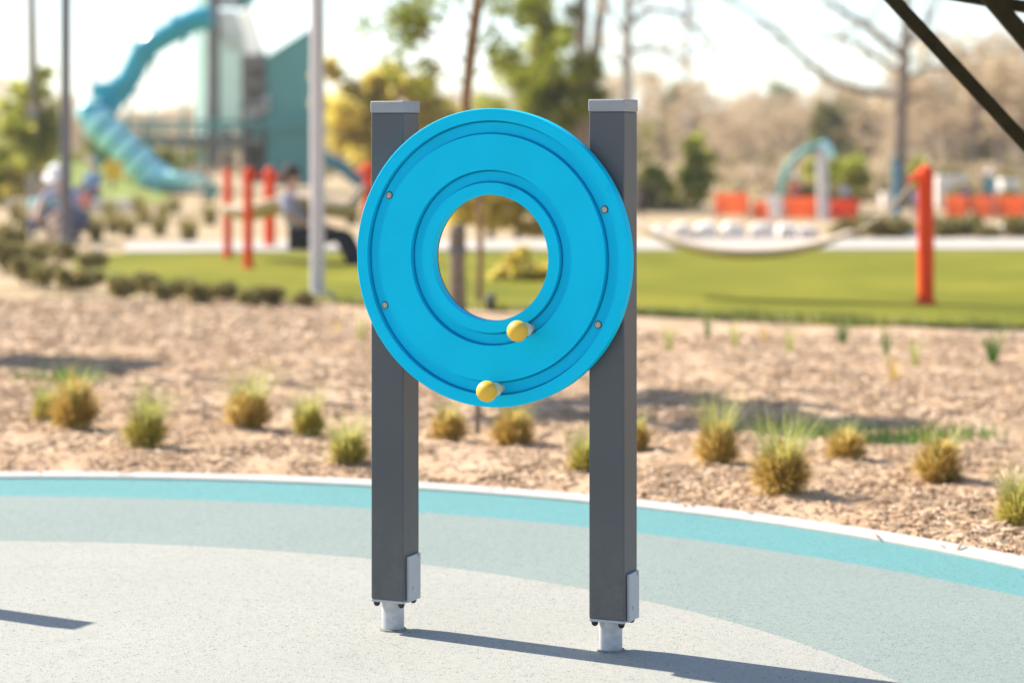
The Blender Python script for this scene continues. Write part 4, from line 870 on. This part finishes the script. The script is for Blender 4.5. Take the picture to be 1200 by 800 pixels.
# ------------------------------------------------------------------ people
def skin_mesh(verts, edges, name, mat, root=0, sub=1):
    me = bpy.data.meshes.new(name); me.from_pydata([v[0] for v in verts], edges, [])
    o = bpy.data.objects.new(name, me); COL.objects.link(o)
    o.modifiers.new('skin', 'SKIN'); s = o.modifiers.new('sub', 'SUBSURF'); s.levels = sub
    for i, v in enumerate(verts):
        r = v[1] if hasattr(v[1], '__len__') else (v[1], v[1]); me.skin_vertices[0].data[i].radius = r
        me.skin_vertices[0].data[i].use_root = (i == root)
    dg = bpy.context.evaluated_depsgraph_get(); out = bpy.data.meshes.new_from_object(o.evaluated_get(dg))
    bpy.data.objects.remove(o); bpy.data.meshes.remove(me)
    out.name = name; out.materials.clear(); out.materials.append(mat); out.polygons.foreach_set('use_smooth', [True] * len(out.polygons)); return out
POSES = {
 'stand': dict(pel=(0, 0, .93), che=(0, .02, 1.26), nek=(0, .01, 1.45), hd=(0, -.02, 1.60), sh=(.18, 0, 1.39), el=(.25, .03, 1.12), wr=(.26, -.08, .90), hp=(.09, 0, .90), kn=(.10, -.03, .50), an=(.10, .03, .08), to=(.11, -.14, .04)),
 'crouch': dict(pel=(0, .10, .30), che=(0, -.12, .60), nek=(0, -.22, .76), hd=(0, -.30, .88), sh=(.18, -.18, .71), el=(.24, -.38, .52), wr=(.16, -.56, .40), hp=(.10, .08, .30), kn=(.16, -.30, .48), an=(.13, -.02, .08), to=(.14, -.20, .04)),
 'sit': dict(pel=(0, 0, .12), che=(0, .03, .46), nek=(0, .02, .64), hd=(0, -.02, .79), sh=(.18, .02, .58), el=(.25, -.06, .33), wr=(.20, -.24, .22), hp=(.10, -.02, .12), kn=(.14, -.42, .30), an=(.13, -.72, .08), to=(.14, -.86, .14)),
 'hammock': dict(pel=(0, 0, .12), che=(0, .14, .44), nek=(0, .17, .61), hd=(0, .15, .76), sh=(.18, .16, .55), el=(.25, .04, .34), wr=(.16, -.16, .26), hp=(.10, -.02, .12), kn=(.12, -.46, .16), an=(.12, -.66, -.26), to=(.13, -.80, -.31))}
def person(x, y, z, face, pose, s, shirt, legs, label, hair='brown_hair', hat=None, shoes='dark_cloth', tilt=0.0):
    o = empty('person', (x, y, z), label, 'person', rz=face); o.scale = (s, s, s); P = {k: Vector(v) for k, v in POSES[pose].items()}
    mir = lambda v: Vector((-v.x, v.y, v.z)); V = []; E = []
    def v(p, r): V.append((tuple(p), r)); return len(V) - 1
    pel = v(P['pel'], (.13, .10)); che = v(P['che'], (.145, .10)); nek = v(P['nek'], .052); up_ = (P['hd'] - P['nek']).normalized()
    hb = v(P['hd'] - up_ * .05, (.068, .075)); hc = v(P['hd'] + up_ * .03, (.078, .092)); ht = v(P['hd'] + up_ * .11, (.05, .06)); E += [(pel, che), (che, nek), (nek, hb), (hb, hc), (hc, ht)]
    extra = MB()
    for m in (lambda q: q, mir):
        sh = v(m(P['sh']), .06); el = v(m(P['el']), .043); wr = v(m(P['wr']), .030); w = (P['wr'] - P['el']).normalized(); pm = v(m(P['wr'] + w * .08), (.042, .022)); E += [(che, sh), (sh, el), (el, wr), (wr, pm)]
        side = w.cross(Vector((0, 0, 1)) if abs(w.z) < .8 else Vector((0, 1, 0))).normalized()
        for k, (off, ln) in enumerate(((-.03, .060), (-.011, .075), (.009, .070), (.028, .055))):
            b = P['wr'] + w * .10 + side * off; c = b + w * ln * .55 + Vector((0, 0, -.006)); e = c + w * ln * .4 + Vector((0, -.014, -.010)); extra.tube([m(b - w * .03), m(b), m(c), m(e)], [.009, .0095, .009, .006], 6)
        b = P['wr'] + w * .045 + side * -.035; extra.tube([m(b), m(b + side * -.03 + w * .03), m(b + side * -.032 + w * .062)], [.011, .010, .007], 6)
        hp = v(m(P['hp']), (.088, .095)); kn = v(m(P['kn']), .060); an = v(m(P['an']), .042); to = v(m(P['to']), (.042, .028)); E += [(pel, hp), (hp, kn), (kn, an), (an, to)]
    body = skin_mesh(V, E, 'body', M['skin'], 0)
    fw = Vector((0, -1, 0)); fw = (fw - up_ * fw.dot(up_)).normalized(); hd = P['hd']; sx = Vector((1, 0, 0))
    f = MB(); f.tube([hd + fw * .075 + up_ * .035, hd + fw * .105 - up_ * .005, hd + fw * .088 - up_ * .015], [.008, .016, .012], 6)
    for k in (-1, 1): f.ball(hd + fw * .078 + sx * k * .03 + up_ * .035, .012, 8, 6, mi=1); f.ball(hd + sx * k * .078 + up_ * .01, .026, 8, 6, (.4, .7, 1))
    f.ball(hd + fw * .074 - up_ * .045, .02, 8, 6, (1, .5, .4), mi=2)
    fd = f.data('face', [M['skin'], M['eye'], M['lip']]); ed = extra.data('hand', M['skin']) 
    bm = bmesh.new(); bm.from_mesh(body)
    me = bpy.data.meshes.new('body')
    for mt in ('skin', 'eye', 'lip'): me.materials.append(M[mt])
    bm.from_mesh(ed); bm.from_mesh(fd); bm.to_mesh(me); bm.free(); me.polygons.foreach_set('use_smooth', [True] * len(me.polygons))
    place('body', me, o)
    V2 = []; E2 = []
    def v2(p, r): V2.append((tuple(p), r)); return len(V2) - 1
    a = v2(P['pel'] + (P['che'] - P['pel']) * -.05, (.158, .125)); b = v2(P['che'], (.172, .122)); c = v2(P['nek'] * .75 + P['che'] * .25, .062); E2 += [(a, b), (b, c)]
    for m in (lambda q: q, mir): sh = v2(m(P['sh']), .078); el = v2(m(P['el'] * .9 + P['sh'] * .1), .056); E2 += [(b, sh), (sh, el)]
    place('shirt', skin_mesh(V2, E2, 'shirt', M[shirt], 0), o)
    V2.clear(); E2.clear(); a = v2(P['pel'], (.152, .122))
    for m in (lambda q: q, mir): h = v2(m(P['hp']), .108); k = v2(m(P['kn']), .076); n_ = v2(m(P['an'] * .95 + P['kn'] * .05), .060); E2 += [(a, h), (h, k), (k, n_)]
    place('trousers', skin_mesh(V2, E2, 'trousers', M[legs], 0), o)
    for m in (lambda q: q, mir): MB().tube([m(P['an'] - (P['to'] - P['an']) * .3 + Vector((0, 0, -.02))), m(P['an'] * .5 + P['to'] * .5 + Vector((0, 0, -.01))), m(P['to'] + (P['to'] - P['an']) * .2)], [.045, .052, .036], 10).build('shoe', M[shoes], o)
    h = MB(); back = -fw; prof = [(.0001, .112), (.045, .105), (.078, .075), (.097, .03), (.096, -.02)]
    h.lathe(prof, (0, 0, 0), 16); q = up_.to_track_quat('Z', 'Y').to_matrix(); h.v = [tuple(q @ Vector(p) + hd + up_ * .045 + back * .022) for p in h.v]
    h.ball(hd + back * .05 - up_ * .01, .075, 12, 8); h.build('hair', M[hair], o)
    if hat:
        t = MB().lathe([(.0001, .145), (.07, .135), (.105, .09), (.108, .04), (.19, .012), (.192, .004), (.10, .02)], (0, 0, 0), 20); t.v = [tuple(q @ Vector(p) + hd + up_ * .05 + back * .01) for p in t.v]; t.build('hat', M[hat], o)
    return o
X, Y = spot(46, 279); person(X, Y, -.02, .5, 'crouch', .78, 'mint_cloth', 'denim', 'small child in a mint shirt crouching at the left beside the white hat', 'fair_hair')
X, Y = spot(82, 281); person(X, Y, -.02, -.4, 'crouch', 1.0, 'periwinkle', 'denim', 'person in a wide white hat and periwinkle shirt crouching by the dark pole', 'grey_hair', 'white_cloth')
X, Y = spot(108, 242); person(X, Y + .1, .16, -.4, 'sit', .86, 'blue_cloth', 'denim', 'child in a blue shirt sitting behind the low cream wall', 'grey_hair')
p_ = A(366, 286, 24.6); person(p_.x - .08, p_.y - .05, .20, 1.25, 'hammock', 1.0, 'lavender', 'dark_cloth', 'person in a lavender shirt and dark trousers sitting in the left hammock', 'brown_hair')
for px, top, d, sh, lg, hr, ht, lab in ((931, 205, 41.5, 'coral_cloth', 'denim', 'brown_hair', 'white_cloth', 'child in a white sun hat behind the orange board left of the arch'), (990, 212, 41.8, 'grey_cloth', 'dark_cloth', 'brown_hair', None, 'child with dark hair and a grey shirt right of the arch post'),
        (1073, 220, 41.4, 'periwinkle', 'denim', 'fair_hair', None, 'child in a pale blue shirt left behind the big orange post'), (1131, 215, 41.6, 'purple_cloth', 'dark_cloth', 'brown_hair', None, 'child in a purple shirt behind the boards right of the orange post'),
        (1160, 200, 42.0, 'teal_cloth', 'denim', 'grey_hair', 'white_cloth', 'child in a white hat and teal shirt near the right edge'), (752, 220, 42.0, 'dark_cloth', 'dark_cloth', 'brown_hair', None, 'dark dressed child right beside the right post of the panel'), (905, 222, 38.5, 'white_cloth', 'white_cloth', 'fair_hair', None, 'child in white before the orange boards left of the arch')):
    h = EYE - (top - HOR) / FPX * d; person((px - 600) / FPX * d, d, -.03, .4 * math.sin(px), 'stand', (h + .03) / 1.74, sh, lg, lab, hr, ht)
person((247 - 600) / FPX * 53, 53, -.03, -.6, 'crouch', .75, 'mint_cloth', 'teal_cloth', 'child in pale aqua crouching at the mouth of the tube slide', 'fair_hair')
x, y = spot(93, 244); bgm = MB().ball((0, 0, .13), .15, 16, 10, (1.1, .8, .95))
prop(bgm.build('bag', M['coral_cloth'], loc=(x, y + .55, 0)), 'coral red bag beside the child in blue on the low wall', 'bag')

# ------------------------------------------------------------------ thin haze volume added for veiling lens flare and the pale distance
hz = bpy.data.materials.new('haze'); hz.use_nodes = True; n = hz.node_tree.nodes; n.clear()
pv = n.new('ShaderNodeVolumePrincipled'); pv.inputs['Color'].default_value = (0.93, 0.93, 0.92, 1); pv.inputs['Density'].default_value = HAZE; pv.inputs['Anisotropy'].default_value = 0.3
ot = n.new('ShaderNodeOutputMaterial'); hz.node_tree.links.new(pv.outputs[0], ot.inputs['Volume'])
hb = MB().box((0, 290, 5.4), (1010, 710, 13.2)).build('haze', hz, smooth=False)
prop(hb, kind='stuff')
